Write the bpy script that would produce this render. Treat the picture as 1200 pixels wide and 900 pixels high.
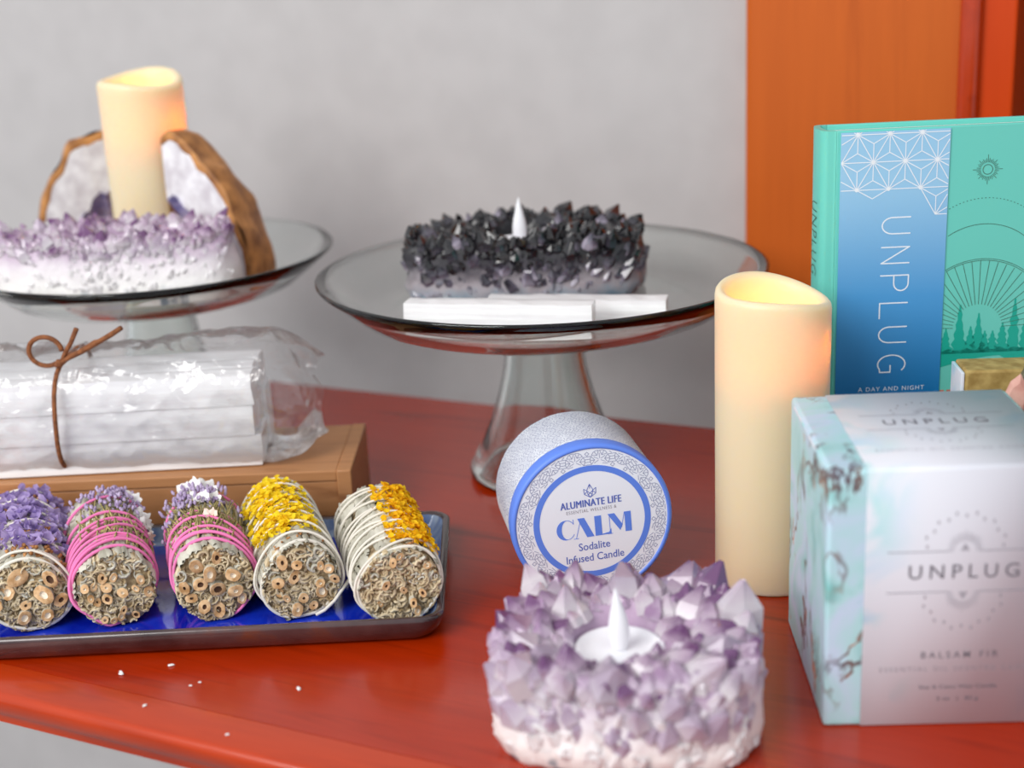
import bpy, bmesh, math, random
from mathutils import Vector, Matrix, Euler, noise
R_ = math.radians
PI = math.pi
scene = bpy.context.scene
for o in list(bpy.data.objects):
    bpy.data.objects.remove(o, do_unlink=True)

# ---------------------------------------------------------------- camera
PITCH, ROLL, CAMZ, FPX = .3051, -.0473, .2989, 1668.6
_fw = Vector((0, math.cos(PITCH), -math.sin(PITCH)))
_rt = Vector((1, 0, 0)); _up = _rt.cross(_fw)
_R = _rt * math.cos(ROLL) + _up * math.sin(ROLL)
_U = -_rt * math.sin(ROLL) + _up * math.cos(ROLL)
cd = bpy.data.cameras.new('camera')
cam = bpy.data.objects.new('camera', cd)
scene.collection.objects.link(cam)
cam.matrix_world = Matrix(((_R.x, _U.x, -_fw.x, 0), (_R.y, _U.y, -_fw.y, 0), (_R.z, _U.z, -_fw.z, CAMZ), (0, 0, 0, 1)))
cd.sensor_width = 36
cd.lens = FPX / 1200 * 36
cd.clip_start = .01
cd.dof.use_dof = True
cd.dof.focus_distance = .665
cd.dof.aperture_fstop = 5.2
scene.camera = cam

# ---------------------------------------------------------------- world, lights, exposure
w = bpy.data.worlds.new('world'); scene.world = w; w.use_nodes = True
bg = w.node_tree.nodes['Background']
bg.inputs[0].default_value = (.93, .96, 1.0, 1)
bg.inputs[1].default_value = .70


def area(name, loc, target, sx, sy, energy, color):
    l = bpy.data.lights.new(name, 'AREA'); l.shape = 'RECTANGLE'; l.size = sx; l.size_y = sy
    l.energy = energy; l.color = color
    o = bpy.data.objects.new(name, l); scene.collection.objects.link(o)
    o.location = loc
    o.rotation_euler = (Vector(target) - Vector(loc)).to_track_quat('-Z', 'Y').to_euler()
    return o


area('window_daylight', (-.95, -.40, 1.0), (-.05, .65, .1), 1.0, .9, 20, (1, .985, .96))
vs = scene.view_settings
vs.view_transform = 'Standard'; vs.look = 'None'; vs.gamma = 1; vs.use_curve_mapping = False
vs.exposure = .18

# ---------------------------------------------------------------- materials
def lin(c):
    return tuple((x / 255 / 12.92) if x / 255 <= .04045 else ((x / 255 + .055) / 1.055) ** 2.4 for x in c)


class NT:
    """tiny node helper"""
    def __init__(s, name):
        s.m = bpy.data.materials.new(name); s.m.use_nodes = True
        s.t = s.m.node_tree; s.n = s.t.nodes; s.l = s.t.links
        s.p = s.n['Principled BSDF']; s.out = s.n['Material Output']

    def node(s, typ, **kw):
        nd = s.n.new(typ)
        for k, v in kw.items():
            if k in ('inp',):
                for a, b in v.items():
                    nd.inputs[a].default_value = b
            else:
                setattr(nd, k, v)
        return nd

    def link(s, a, b): s.l.new(a, b)

    def coord(s, kind='Object', scale=(1, 1, 1), rot=(0, 0, 0), loc=(0, 0, 0)):
        tc = s.n.new('ShaderNodeTexCoord'); mp = s.n.new('ShaderNodeMapping')
        mp.inputs['Scale'].default_value = scale; mp.inputs['Rotation'].default_value = rot; mp.inputs['Location'].default_value = loc
        s.link(tc.outputs[kind], mp.inputs[0]); return mp.outputs[0]

    def noise(s, vec, scale, detail=3, rough=.5, dist=0):
        nd = s.n.new('ShaderNodeTexNoise'); nd.inputs['Scale'].default_value = scale
        nd.inputs['Detail'].default_value = detail; nd.inputs['Roughness'].default_value = rough
        nd.inputs['Distortion'].default_value = dist
        if vec is not None: s.link(vec, nd.inputs['Vector'])
        return nd.outputs['Fac']

    def ramp(s, fac, stops):
        nd = s.n.new('ShaderNodeValToRGB'); e = nd.color_ramp.elements
        while len(e) > 1: e.remove(e[-1])
        e[0].position = stops[0][0]; e[0].color = (*stops[0][1], 1)
        for p, c in stops[1:]:
            x = e.new(p); x.color = (*c, 1)
        s.link(fac, nd.inputs[0]); return nd.outputs[0]

    def mix(s, fac, a, b, blend='MIX'):
        nd = s.n.new('ShaderNodeMix'); nd.data_type = 'RGBA'; nd.blend_type = blend
        for sock, v in ((nd.inputs[0], fac), (nd.inputs[6], a), (nd.inputs[7], b)):
            if isinstance(v, (int, float)): sock.default_value = v
            elif isinstance(v, tuple): sock.default_value = (*v, 1)
            else: s.link(v, sock)
        return nd.outputs[2]

    def math(s, op, a, b=None):
        nd = s.n.new('ShaderNodeMath'); nd.operation = op
        for i, v in enumerate((a, b)):
            if v is None: continue
            if isinstance(v, (int, float)): nd.inputs[i].default_value = v
            else: s.link(v, nd.inputs[i])
        return nd.outputs[0]

    def bump(s, h, strength=.3, dist=.001):
        nd = s.n.new('ShaderNodeBump'); nd.inputs['Strength'].default_value = strength; nd.inputs['Distance'].default_value = dist
        s.link(h, nd.inputs['Height']); s.link(nd.outputs[0], s.p.inputs['Normal'])

    def set(s, **kw):
        for k, v in kw.items():
            k = k.replace('_', ' ')
            sock = s.p.inputs[k]
            if hasattr(v, 'is_linked'): s.link(v, sock)
            elif isinstance(v, tuple) and len(v) == 3 and sock.type == 'RGBA': sock.default_value = (*v, 1)
            else: sock.default_value = v
        return s.m

    def translucent(s, fac, col):
        tr = s.n.new('ShaderNodeBsdfTranslucent'); mx = s.n.new('ShaderNodeMixShader'); mx.inputs[0].default_value = fac
        if isinstance(col, tuple): tr.inputs[0].default_value = (*col, 1)
        else: s.link(col, tr.inputs[0])
        s.link(s.p.outputs[0], mx.inputs[1]); s.link(tr.outputs[0], mx.inputs[2]); s.link(mx.outputs[0], s.out.inputs[0])


M = {}


def plain(name, rgb, rough=.5, **kw):
    t = NT(name); M[name] = t.set(Base_Color=lin(rgb), Roughness=rough, **kw); return M[name]


def noisy(name, c1, c2, scale, rough=.7, detail=4, bump=0, kind='Object', stretch=(1, 1, 1), mid=(.35, .65), **kw):
    t = NT(name); v = t.coord(kind, stretch); f = t.noise(v, scale, detail)
    t.set(Base_Color=t.ramp(f, [(mid[0], lin(c1)), (mid[1], lin(c2))]), Roughness=rough, **kw)
    if bump: t.bump(f, bump, .0006)
    M[name] = t.m; return t


noisy('wall_paint', (187, 184, 184), (192, 189, 189), 30, .75, 2)
plain('floor_tile', (150, 148, 148), .6)
plain('print_blue', (96, 136, 232), .45)
plain('print_navy', (84, 106, 190), .5)
plain('print_thin', (150, 156, 186), .5)
plain('print_dark', (112, 108, 118), .6)
plain('print_soft', (150, 146, 156), .6)
plain('print_white', (232, 240, 248), .5)
plain('print_olive', (60, 92, 74), .6)
plain('print_tree', (6, 168, 148), .5)
plain('print_red', (205, 96, 70), .5)
plain('tin_white', (238, 242, 251), .42)
plain('plastic_white', (246, 246, 250), .35)
plain('cotton', (232, 226, 214), .85)
plain('cotton_pink', (240, 128, 186), .8)
plain('pith', (236, 224, 206), .8)
plain('stem_hole', (92, 62, 44), .9)
plain('book_paper', (226, 236, 232), .8)
plain('groove', (70, 18, 8), .6)


def wood(name, dark, light, grain_rot=0, rough=.22, coat=.5, scale=1.0, stretch=(2.2, 26, 10), strength=.15, spec=.5):
    t = NT(name); v = t.coord('Object', stretch, (0, 0, grain_rot))
    a = t.noise(v, 2.2 * scale, 5, .6, .9); b = t.noise(v, 14 * scale, 3, .55)
    c1 = t.ramp(a, [(.22, lin(dark)), (.46, lin(light)), (.8, tuple(.72 * x + .28 * y for x, y in zip(lin(light), lin(dark))))])
    c = t.mix(t.math('MULTIPLY', t.ramp_value(b) if False else b, .35), c1, lin(dark))
    t.set(Base_Color=c, Roughness=rough, Coat_Weight=coat, Coat_Roughness=.12, Specular_IOR_Level=spec)
    t.bump(b, strength, .0003); M[name] = t.m; return t


wood('cherry_top', (116, 24, 0), (178, 44, 0), R_(26), .22, .25, spec=.4)
wood('cherry_edge', (146, 36, 2), (190, 58, 6), R_(26), .24, .3, spec=.4)
wood('cherry_casing', (166, 72, 18), (204, 98, 28), 0, .45, .0, stretch=(12, 12, .8), spec=.2)
wood('cherry_jamb', (160, 44, 0), (214, 70, 4), 0, .4, .0, stretch=(12, 12, .8), spec=.2)
wood('oak_box', (138, 86, 48), (192, 136, 88), 0, .55, .05, stretch=(4, 30, 30))
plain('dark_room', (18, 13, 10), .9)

t = NT('glass'); t.set(Base_Color=(.91, .955, .935), Roughness=.015, Transmission_Weight=1.0, IOR=1.48); M['glass'] = t.m

# ceramic tray
t = NT('cobalt_glaze'); v = t.coord('Object'); f = t.noise(v, 55, 3)
t.set(Base_Color=t.ramp(f, [(.35, lin((10, 30, 168))), (.65, lin((26, 60, 206)))]), Roughness=.08, Coat_Weight=.6, Coat_Roughness=.04); M['cobalt_glaze'] = t.m
t = NT('pale_glaze'); v = t.coord('Object', (60, 60, 20)); f = t.noise(v, 3, 4)
t.set(Base_Color=t.ramp(f, [(.3, lin((92, 122, 178))), (.7, lin((166, 184, 206)))]), Roughness=.14, Coat_Weight=.5, Coat_Roughness=.05); M['pale_glaze'] = t.m
t = NT('brown_glaze'); v = t.coord('Object'); f = t.noise(v, 40, 4)
t.set(Base_Color=t.ramp(f, [(.35, lin((50, 34, 36))), (.6, lin((82, 60, 60))), (.75, lin((108, 60, 40)))]), Roughness=.14, Coat_Weight=.6, Coat_Roughness=.06); M['brown_glaze'] = t.m

# wax with light-scattering body
t = NT('ivory_wax'); t.set(Base_Color=lin((230, 214, 180)), Roughness=.42, Subsurface_Weight=1.0, Subsurface_Radius=(1.0, .84, .55), Subsurface_Scale=.010); M['ivory_wax'] = t.m


def crystal_mat(name, base, mid, tip, rough=.14, tl=.22, pos=(.0, .35, .8), var=.35, tvar=None):
    t = NT(name); tc = t.n.new('ShaderNodeTexCoord'); sx = t.n.new('ShaderNodeSeparateXYZ')
    t.link(tc.outputs['Generated'], sx.inputs[0])
    oi = t.n.new('ShaderNodeObjectInfo')
    f = t.noise(tc.outputs['Object'], 3.0, 2)
    z = t.math('ADD', sx.outputs[2], t.math('MULTIPLY', t.math('SUBTRACT', oi.outputs['Random'], .5), var))
    z = t.math('ADD', z, t.math('MULTIPLY', t.math('SUBTRACT', f, .5), .4))
    c = t.ramp(z, [(pos[0], lin(base)), (pos[1], lin(mid)), (pos[2], lin(tip))])
    t.set(Base_Color=c, Roughness=rough, Coat_Weight=.6, Coat_Roughness=.05, Specular_IOR_Level=.6)
    t.translucent(tl, c); M[name] = t.m


crystal_mat('amethyst', (236, 228, 234), (206, 182, 204), (134, 90, 138), .14, .32, (.1, .6, 1.15), .95)
crystal_mat('amethyst_pale', (246, 243, 245), (234, 226, 234), (206, 188, 208), .2, .4)
crystal_mat('smoky', (60, 56, 66), (34, 32, 38), (16, 15, 18), .12, .05, (.0, .3, .8), .6)
crystal_mat('smoky_pale', (176, 168, 184), (112, 104, 120), (52, 50, 60), .15, .1, (.1, .5, 1.0), .7)


def bed_mat(name, lo, mid, hi, z0, z1, z2, rough=.16):
    t = NT(name); v = t.coord('Object'); sx = t.n.new('ShaderNodeSeparateXYZ'); t.link(v, sx.inputs[0])
    f = t.math('ADD', sx.outputs[2], t.math('MULTIPLY', t.math('SUBTRACT', t.noise(v, 160, 3), .5), .022))
    c = t.ramp(t.math('MULTIPLY', f, 20), [(z0 * 20, lin(lo)), (z1 * 20, lin(mid)), (z2 * 20, lin(hi))])
    t.set(Base_Color=c, Roughness=rough, Coat_Weight=.5, Coat_Roughness=.06); t.translucent(.2, c); M[name] = t.m


bed_mat('amethyst_bed', (248, 245, 246), (230, 218, 230), (176, 142, 178), .020, .034, .046)
bed_mat('smoky_bed', (168, 166, 178), (70, 66, 76), (22, 21, 25), .008, .019, .030)


def matrix_mat(name, a, b, spot, zspot, zt):
    t = NT(name); v = t.coord('Object'); f = t.noise(v, 70, 4, .6); g = t.noise(v, 95, 3)
    c = t.ramp(f, [(.3, lin(a)), (.68, lin(b))])
    sx = t.n.new('ShaderNodeSeparateXYZ'); t.link(v, sx.inputs[0])
    low = t.ramp(sx.outputs[2], [(0, (1, 1, 1)), (zt, (0, 0, 0))])
    k = t.math('MULTIPLY', t.ramp(g, [(zspot, (0, 0, 0)), (zspot + .08, (1, 1, 1))]), low)
    t.set(Base_Color=t.mix(k, c, lin(spot)), Roughness=.55, Coat_Weight=.15, Subsurface_Weight=.15, Subsurface_Radius=(1, .9, .9), Subsurface_Scale=.003)
    t.bump(f, .6, .0015); M[name] = t.m


matrix_mat('quartz_matrix', (222, 212, 212), (250, 248, 246), (96, 120, 136), .56, .014)
t = NT('quartz_matrix'); v = t.coord('Object'); sx = t.n.new('ShaderNodeSeparateXYZ'); t.link(v, sx.inputs[0]); f = t.noise(v, 80, 4, .6); g = t.noise(v, 95, 3)
h_ = t.math('ADD', sx.outputs[2], t.math('MULTIPLY', t.math('SUBTRACT', f, .5), .014))
c = t.ramp(t.math('MULTIPLY', h_, 20), [(.0, lin((222, 214, 212))), (.2, lin((249, 247, 245))), (.46, lin((236, 228, 234))), (.66, lin((186, 160, 186)))])
low = t.ramp(sx.outputs[2], [(0, (1, 1, 1)), (.012, (0, 0, 0))])
k = t.math('MULTIPLY', t.ramp(g, [(.56, (0, 0, 0)), (.62, (1, 1, 1))]), low)
t.set(Base_Color=t.mix(k, c, lin((96, 124, 140))), Roughness=.45, Coat_Weight=.2); t.bump(f, .7, .0018); M['quartz_matrix'] = t.m
matrix_mat('smoky_matrix', (74, 70, 78), (176, 170, 176), (84, 126, 146), .48, .014)
t = NT('smoky_matrix'); v = t.coord('Object'); sx = t.n.new('ShaderNodeSeparateXYZ'); t.link(v, sx.inputs[0]); f = t.noise(v, 90, 4, .6)
h_ = t.math('ADD', sx.outputs[2], t.math('MULTIPLY', t.math('SUBTRACT', f, .5), .018))
t.set(Base_Color=t.ramp(t.math('MULTIPLY', h_, 20), [(.0, lin((84, 126, 148))), (.10, lin((150, 160, 172))), (.22, lin((170, 162, 168))), (.42, lin((64, 60, 68))), (.6, lin((30, 29, 33)))]), Roughness=.35, Coat_Weight=.3); t.bump(f, .6, .0015); M['smoky_matrix'] = t.m

# selenite
t = NT('selenite'); v = t.coord('Object', (6, 160, 160)); f = t.noise(v, 2, 4, .6)
t.set(Base_Color=t.ramp(f, [(.3, lin((236, 234, 236))), (.6, lin((252, 252, 253)))]), Roughness=.3, Coat_Weight=.3, Coat_Roughness=.15, Subsurface_Weight=.3, Subsurface_Radius=(1, 1, 1), Subsurface_Scale=.004); t.bump(f, .35, .0008); M['selenite'] = t.m
# plastic film
t = NT('clear_film'); gl = t.node('ShaderNodeBsdfGlossy'); gl.inputs['Roughness'].default_value = .14; gl.inputs[0].default_value = (1, 1, 1, 1)
tr = t.node('ShaderNodeBsdfTransparent'); tr.inputs[0].default_value = (.975, .975, .98, 1)
bp = t.node('ShaderNodeBump'); bp.inputs['Strength'].default_value = .55; bp.inputs['Distance'].default_value = .004; t.link(t.noise(t.coord('Object', (1, 1, 1)), 85, 3, .5, 1.2), bp.inputs['Height']); t.link(bp.outputs[0], gl.inputs['Normal'])
lw = t.node('ShaderNodeLayerWeight'); lw.inputs[0].default_value = .25
mx = t.node('ShaderNodeMixShader'); fac = t.math('ADD', t.math('MULTIPLY', lw.outputs['Fresnel'], .75), .07)
t.link(fac, mx.inputs[0]); t.link(tr.outputs[0], mx.inputs[1]); t.link(gl.outputs[0], mx.inputs[2]); t.link(mx.outputs[0], t.out.inputs[0]); M['clear_film'] = t.m
noisy('suede_cord', (112, 66, 38), (152, 94, 56), 400, .9)

# sage and flowers
noisy('sage_leaf', (150, 146, 128), (212, 208, 194), 120, .9, 4, .5, stretch=(1, .35, 1), mid=(.3, .62))
noisy('sage_cut', (166, 142, 104), (228, 212, 180), 190, .92, 4, .4)
noisy('stem_wood', (176, 132, 84), (228, 190, 146), 300, .85)
noisy('stem_bark', (176, 166, 146), (214, 208, 192), 200, .9)
noisy('yellow_bloom', (250, 208, 10), (255, 236, 50), 260, .8).translucent(.35, lin((255, 226, 40)))
noisy('amber_bloom', (250, 186, 4), (255, 222, 20), 260, .8).translucent(.35, lin((255, 208, 16)))
noisy('statice', (148, 126, 190), (202, 184, 224), 200, .85).translucent(.3, lin((190, 168, 222)))
noisy('lavender', (150, 128, 168), (200, 184, 214), 300, .9)
noisy('green_stalk', (132, 122, 70), (190, 174, 120), 220, .85)
noisy('dry_calyx', (150, 96, 52), (206, 150, 96), 260, .9)
noisy('white_petal', (240, 238, 234), (252, 251, 250), 200, .7)
noisy('blush_petal', (238, 206, 190), (250, 228, 216), 200, .7)
noisy('bundle_core', (120, 98, 70), (176, 156, 122), 500, .95)

# printed papers
t = NT('marble_paper'); v = t.coord('Object', (1, 1, 1)); a = t.noise(v, 26, 3, .5, .8); b = t.noise(v, 16, 4, .6, 1.2)
c = t.ramp(a, [(.3, lin((126, 190, 188))), (.47, lin((176, 218, 222))), (.58, lin((196, 214, 236))), (.72, lin((150, 206, 208)))])
v2 = t.coord('Object', (1.5, 1.5, .8), (0, 0, 0), (.31, .2, .1)); n1 = t.noise(v2, 26, 4, .62, .5)
vein = t.ramp(t.math('ABSOLUTE', t.math('SUBTRACT', n1, .5)), [(0, (1, 1, 1)), (.012, (1, 1, 1)), (.026, (0, 0, 0))])
gate = t.ramp(t.noise(v, 34, 2), [(.46, (0, 0, 0)), (.56, (1, 1, 1))])
vc = t.ramp(t.noise(v, 60, 2), [(.4, lin((84, 66, 78))), (.58, lin((120, 70, 48))), (.66, lin((214, 120, 60)))])
t.set(Base_Color=t.mix(t.math('MULTIPLY', t.math('MULTIPLY', vein, gate), .9), c, vc), Roughness=.38); M['marble_paper'] = t.m
t = NT('label_paper'); v = t.coord('Object'); a = t.noise(v, 30, 3, .5, .6); sx = t.n.new('ShaderNodeSeparateXYZ'); t.link(v, sx.inputs[0])
edge = t.ramp(t.math('ABSOLUTE', t.math('SUBTRACT', sx.outputs[0], .053)), [(.018, (0, 0, 0)), (.040, (1, 1, 1))])
k = t.math('MULTIPLY', t.ramp(a, [(.5, (0, 0, 0)), (.6, (1, 1, 1))]), edge)
wc = t.ramp(t.noise(v, 40, 2), [(.4, lin((150, 214, 214))), (.6, lin((176, 210, 234)))])
t.set(Base_Color=t.mix(t.math('MULTIPLY', k, .85), lin((222, 224, 233)), wc), Roughness=.5); M['label_paper'] = t.m
plain('book_green', (104, 204, 190), .42)
t = NT('band_blue'); v = t.coord('Object', (1, 1, 1)); sx = t.n.new('ShaderNodeSeparateXYZ'); t.link(v, sx.inputs[0])
t.set(Base_Color=t.ramp(t.math('MULTIPLY', sx.outputs[2], 5), [(.35, lin((0, 112, 178))), (.62, lin((74, 154, 214))), (.9, lin((150, 200, 232)))]), Roughness=.4); M['band_blue'] = t.m

# geode
noisy('geode_rind', (120, 70, 28), (214, 150, 84), 90, .6, 5, 1.0, mid=(.3, .7))
noisy('geode_quartz', (206, 200, 206), (240, 238, 242), 110, .35, 4, .7)
noisy('geode_cavity', (132, 128, 192), (196, 188, 222), 120, .25, 4, 1.0)
noisy('kraft_stone', (150, 122, 62), (186, 160, 96), 160, .7, 4, .3)
noisy('pink_stone', (206, 150, 136), (226, 180, 164), 120, .6, 4, .6)
noisy('green_stone', (60, 66, 52), (140, 126, 92), 120, .6, 5, .8)

# ---------------------------------------------------------------- mesh helpers
COL = scene.collection


class MB:
    def __init__(s): s.v = []; s.f = []; s.mi = []; s.cur = 0

    def add(s, verts, faces, mat=None):
        b = len(s.v)
        for p in verts:
            p = Vector(p)
            s.v.append(mat @ p if mat is not None else p)
        for f in faces:
            s.f.append([b + i for i in f]); s.mi.append(s.cur)

    def box(s, c, d, mat=None):
        x, y, z = (k / 2 for k in d)
        vs_ = [(c[0] + a * x, c[1] + b * y, c[2] + e * z) for a in (-1, 1) for b in (-1, 1) for e in (-1, 1)]
        s.add(vs_, [(0, 1, 3, 2), (4, 6, 7, 5), (0, 4, 5, 1), (2, 3, 7, 6), (0, 2, 6, 4), (1, 5, 7, 3)], mat)

    def tube(s, pts, rad, n=8, closed=False, cap=True, flat=1.0):
        pts = [Vector(p) for p in pts]; N = len(pts)
        rads = rad if isinstance(rad, (list, tuple)) else [rad] * N
        prev = None; rings = []
        b = len(s.v)
        for i, p in enumerate(pts):
            if closed: d = pts[(i + 1) % N] - pts[i - 1]
            else: d = pts[min(i + 1, N - 1)] - pts[max(i - 1, 0)]
            if d.length < 1e-9: d = Vector((0, 0, 1))
            d.normalize()
            if prev is None:
                a = Vector((0, 0, 1)) if abs(d.z) < .9 else Vector((1, 0, 0))
                u = d.cross(a).normalized()
            else:
                u = (prev - d * prev.dot(d))
                u = u.normalized() if u.length > 1e-6 else d.orthogonal().normalized()
            prev = u; w_ = d.cross(u)
            for k in range(n):
                a = 2 * PI * k / n
                s.v.append(p + (u * math.cos(a) + w_ * math.sin(a) * flat) * rads[i])
        m = N if closed else N - 1
        for i in range(m):
            for k in range(n):
                a0 = b + i * n + k; a1 = b + i * n + (k + 1) % n
                c0 = b + ((i + 1) % N) * n + k; c1 = b + ((i + 1) % N) * n + (k + 1) % n
                s.f.append([a0, a1, c1, c0]); s.mi.append(s.cur)
        if cap and not closed:
            s.f.append([b + k for k in range(n)][::-1]); s.mi.append(s.cur)
            s.f.append([b + (N - 1) * n + k for k in range(n)]); s.mi.append(s.cur)

    def grid(s, rows, closeu=True, cap0=False, cap1=False):
        """rows: list of equal-length rings"""
        b = len(s.v); n = len(rows[0])
        for r in rows: s.v.extend(Vector(p) for p in r)
        for i in range(len(rows) - 1):
            for k in range(n if closeu else n - 1):
                k2 = (k + 1) % n
                s.f.append([b + i * n + k, b + i * n + k2, b + (i + 1) * n + k2, b + (i + 1) * n + k]); s.mi.append(s.cur)
        if cap0: s.f.append([b + k for k in range(n)][::-1]); s.mi.append(s.cur)
        if cap1: s.f.append([b + (len(rows) - 1) * n + k for k in range(n)]); s.mi.append(s.cur)

    def lathe(s, prof, n=64, closed=False, cap0=False, cap1=False):
        rows = [[(r * math.cos(2 * PI * k / n), r * math.sin(2 * PI * k / n), z) for k in range(n)] for r, z in prof]
        if closed: rows.append(rows[0])
        s.grid(rows, True, cap0, cap1)

    def poly(s, pts, mat=None):
        s.add(pts, [list(range(len(pts)))], mat)

    def stroke(s, pts, wd, fn, closed=False):
        """flat ribbon in a 2D plane, mapped by fn(u, v) to 3D"""
        P = list(pts) + ([pts[0]] if closed else [])
        for (x0, y0), (x1, y1) in zip(P, P[1:]):
            L = math.hypot(x1 - x0, y1 - y0)
            if L < 1e-9: continue
            nx, ny = -(y1 - y0) / L * wd / 2, (x1 - x0) / L * wd / 2
            ex, ey = (x1 - x0) / L * wd * .3, (y1 - y0) / L * wd * .3
            q4 = [Vector(fn(x0 - ex + nx, y0 - ey + ny)), Vector(fn(x0 - ex - nx, y0 - ey - ny)), Vector(fn(x1 + ex - nx, y1 + ey - ny)), Vector(fn(x1 + ex + nx, y1 + ey + ny))]
            nn = (q4[1] - q4[0]).cross(q4[3] - q4[0])
            if nn.length > 0: nn.normalize()
            off = nn * ((len(s.f) * 5) % 17) * 2.5e-6     # keeps crossing strokes from lying in one plane
            s.add([p + off for p in q4], [(0, 1, 2, 3)])

    def build(s, name, mats, parent=None, smooth=True, bevel=0, sub=0, angle=None, kind=None, label=None, recalc=True):
        me = bpy.data.meshes.new(name)
        me.from_pydata([tuple(p) for p in s.v], [], s.f)
        for m in (mats if isinstance(mats, (list, tuple)) else [mats]):
            me.materials.append(M[m])
        for p, i in zip(me.polygons, s.mi):
            p.material_index = i; p.use_smooth = smooth
        if recalc:
            bm = bmesh.new(); bm.from_mesh(me); bmesh.ops.recalc_face_normals(bm, faces=bm.faces); bm.to_mesh(me); bm.free()
        me.update()
        o = bpy.data.objects.new(name, me); COL.objects.link(o)
        if parent: o.parent = parent
        if bevel:
            md = o.modifiers.new('bevel', 'BEVEL'); md.width = bevel; md.segments = 3; md.limit_method = 'ANGLE'; md.angle_limit = R_(35)
        if sub:
            md = o.modifiers.new('sub', 'SUBSURF'); md.levels = sub; md.render_levels = sub
        if smooth and angle:
            me.set_sharp_from_angle(angle=R_(angle))
        if kind: o['kind'] = kind
        if label: o['label'] = label
        return o


def thing(name, label, cat, loc=(0, 0, 0), rotz=0, group=None, rot=None):
    o = bpy.data.objects.new(name, None); COL.objects.link(o); o.empty_display_size = .02
    o.location = loc; o.rotation_euler = rot if rot else (0, 0, rotz)
    o['label'] = label; o['category'] = cat
    if group: o['group'] = group
    return o


def tag(o, label, cat, group=None):
    o['label'] = label; o['category'] = cat
    if group: o['group'] = group
    return o


def text_geo(body, size, spacing=1.0, bold=0):
    cu = bpy.data.curves.new('t', 'FONT'); cu.body = body; cu.size = size; cu.align_x = 'CENTER'; cu.align_y = 'CENTER'
    cu.space_character = spacing; cu.offset = bold; cu.resolution_u = 3
    o = bpy.data.objects.new('t', cu); COL.objects.link(o)
    dg = bpy.context.evaluated_depsgraph_get(); dg.update()
    me = o.evaluated_get(dg).to_mesh()
    v = [tuple(p.co) for p in me.vertices]; f = [tuple(p.vertices) for p in me.polygons]
    o.evaluated_get(dg).to_mesh_clear()
    bpy.data.objects.remove(o); bpy.data.curves.remove(cu)
    return v, f


def put_text(mb, body, fn, u, v, size=None, width=None, height=None, spacing=1.0, rot=0, bold=0, shear=0):
    """text centred at (u, v), fitted to a width and a height"""
    tv, tf = text_geo(body, 1.0, spacing, bold)
    xs = [p[0] for p in tv]; ys = [p[1] for p in tv]
    cx, cy = (min(xs) + max(xs)) / 2, (min(ys) + max(ys)) / 2
    sx = width / (max(xs) - min(xs)) if width else size
    sy = height / (max(ys) - min(ys)) if height else (sx if not size else size)
    out = []
    for x, y, z in tv:
        a, b = (x - cx) * sx, (y - cy) * sy
        a += shear * b
        out.append(fn(u + a * math.cos(rot) - b * math.sin(rot), v + a * math.sin(rot) + b * math.cos(rot)))
    mb.add(out, tf)


def arc(cx, cy, rx, a0, a1, n=24, ry=None):
    ry = ry or rx
    return [(cx + rx * math.cos(a0 + (a1 - a0) * i / n), cy + ry * math.sin(a0 + (a1 - a0) * i / n)) for i in range(n + 1)]


def rrect(hx, hy, r, n=6):
    out = []
    for cx, cy, a in ((hx - r, hy - r, 0), (-hx + r, hy - r, PI / 2), (-hx + r, -hy + r, PI), (hx - r, -hy + r, 1.5 * PI)):
        for k in range(n + 1):
            out.append((cx + r * math.cos(a + PI / 2 * k / n), cy + r * math.sin(a + PI / 2 * k / n)))
    return out


def nz(x, y, z=0, s=1): return noise.noise(Vector((x * s, y * s, z * s)))


# ---------------------------------------------------------------- the setting
TU = Vector((.898, -.44, 0)).normalized(); TN = Vector((TU.y * -1, TU.x, 0))   # along the table, towards the wall
TA = math.atan2(TU.y, TU.x)


def struct(o): o['kind'] = 'structure'; return o


def tn(u, n, z=0): return TU * u + TN * n + Vector((0, 0, z))


TM = Matrix(((TU.x, TN.x, 0, 0), (TU.y, TN.y, 0, 0), (0, 0, 1, 0), (0, 0, 0, 1)))
FZ = -.76
WALLN = .90
b = MB(); b.box((-1.73, WALLN + .05, .6), (2.96, .1, 2.72), TM)
b.box((1.75, WALLN + .05, .6), (2.0, .1, 2.72), TM)
struct(b.build('wall_back', 'wall_paint', smooth=False))
b = MB(); b.box((-.2, -.3, FZ - .025), (5.9, 3.4, .05), TM); struct(b.build('floor', 'floor_tile', smooth=False))
# wooden door casing and the doorway, closed by a slab painted dark
b = MB(); b.box((-.1895, WALLN - .0125, .55), (.137, .025, 2.6), TM)
cas = struct(b.build('trim_1', 'cherry_casing', smooth=True, bevel=.004, angle=35))
b = MB(); b.box((-.1235, WALLN - .016, .55), (.012, .034, 2.6), TM)
b.build('casing_bead', 'cherry_edge', cas, bevel=.004, angle=35)
b = MB(); b.box((-.1095, WALLN + .045, .55), (.022, .14, 2.6), TM)
b.build('jamb', 'cherry_jamb', cas, bevel=.002, angle=35)
b = MB(); b.box((.33, WALLN + .125, .55), (.85, .04, 2.6), TM); struct(b.build('dark_room_slab', 'dark_room', smooth=False))  # near-black colour stands for the unlit room behind the opening

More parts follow.
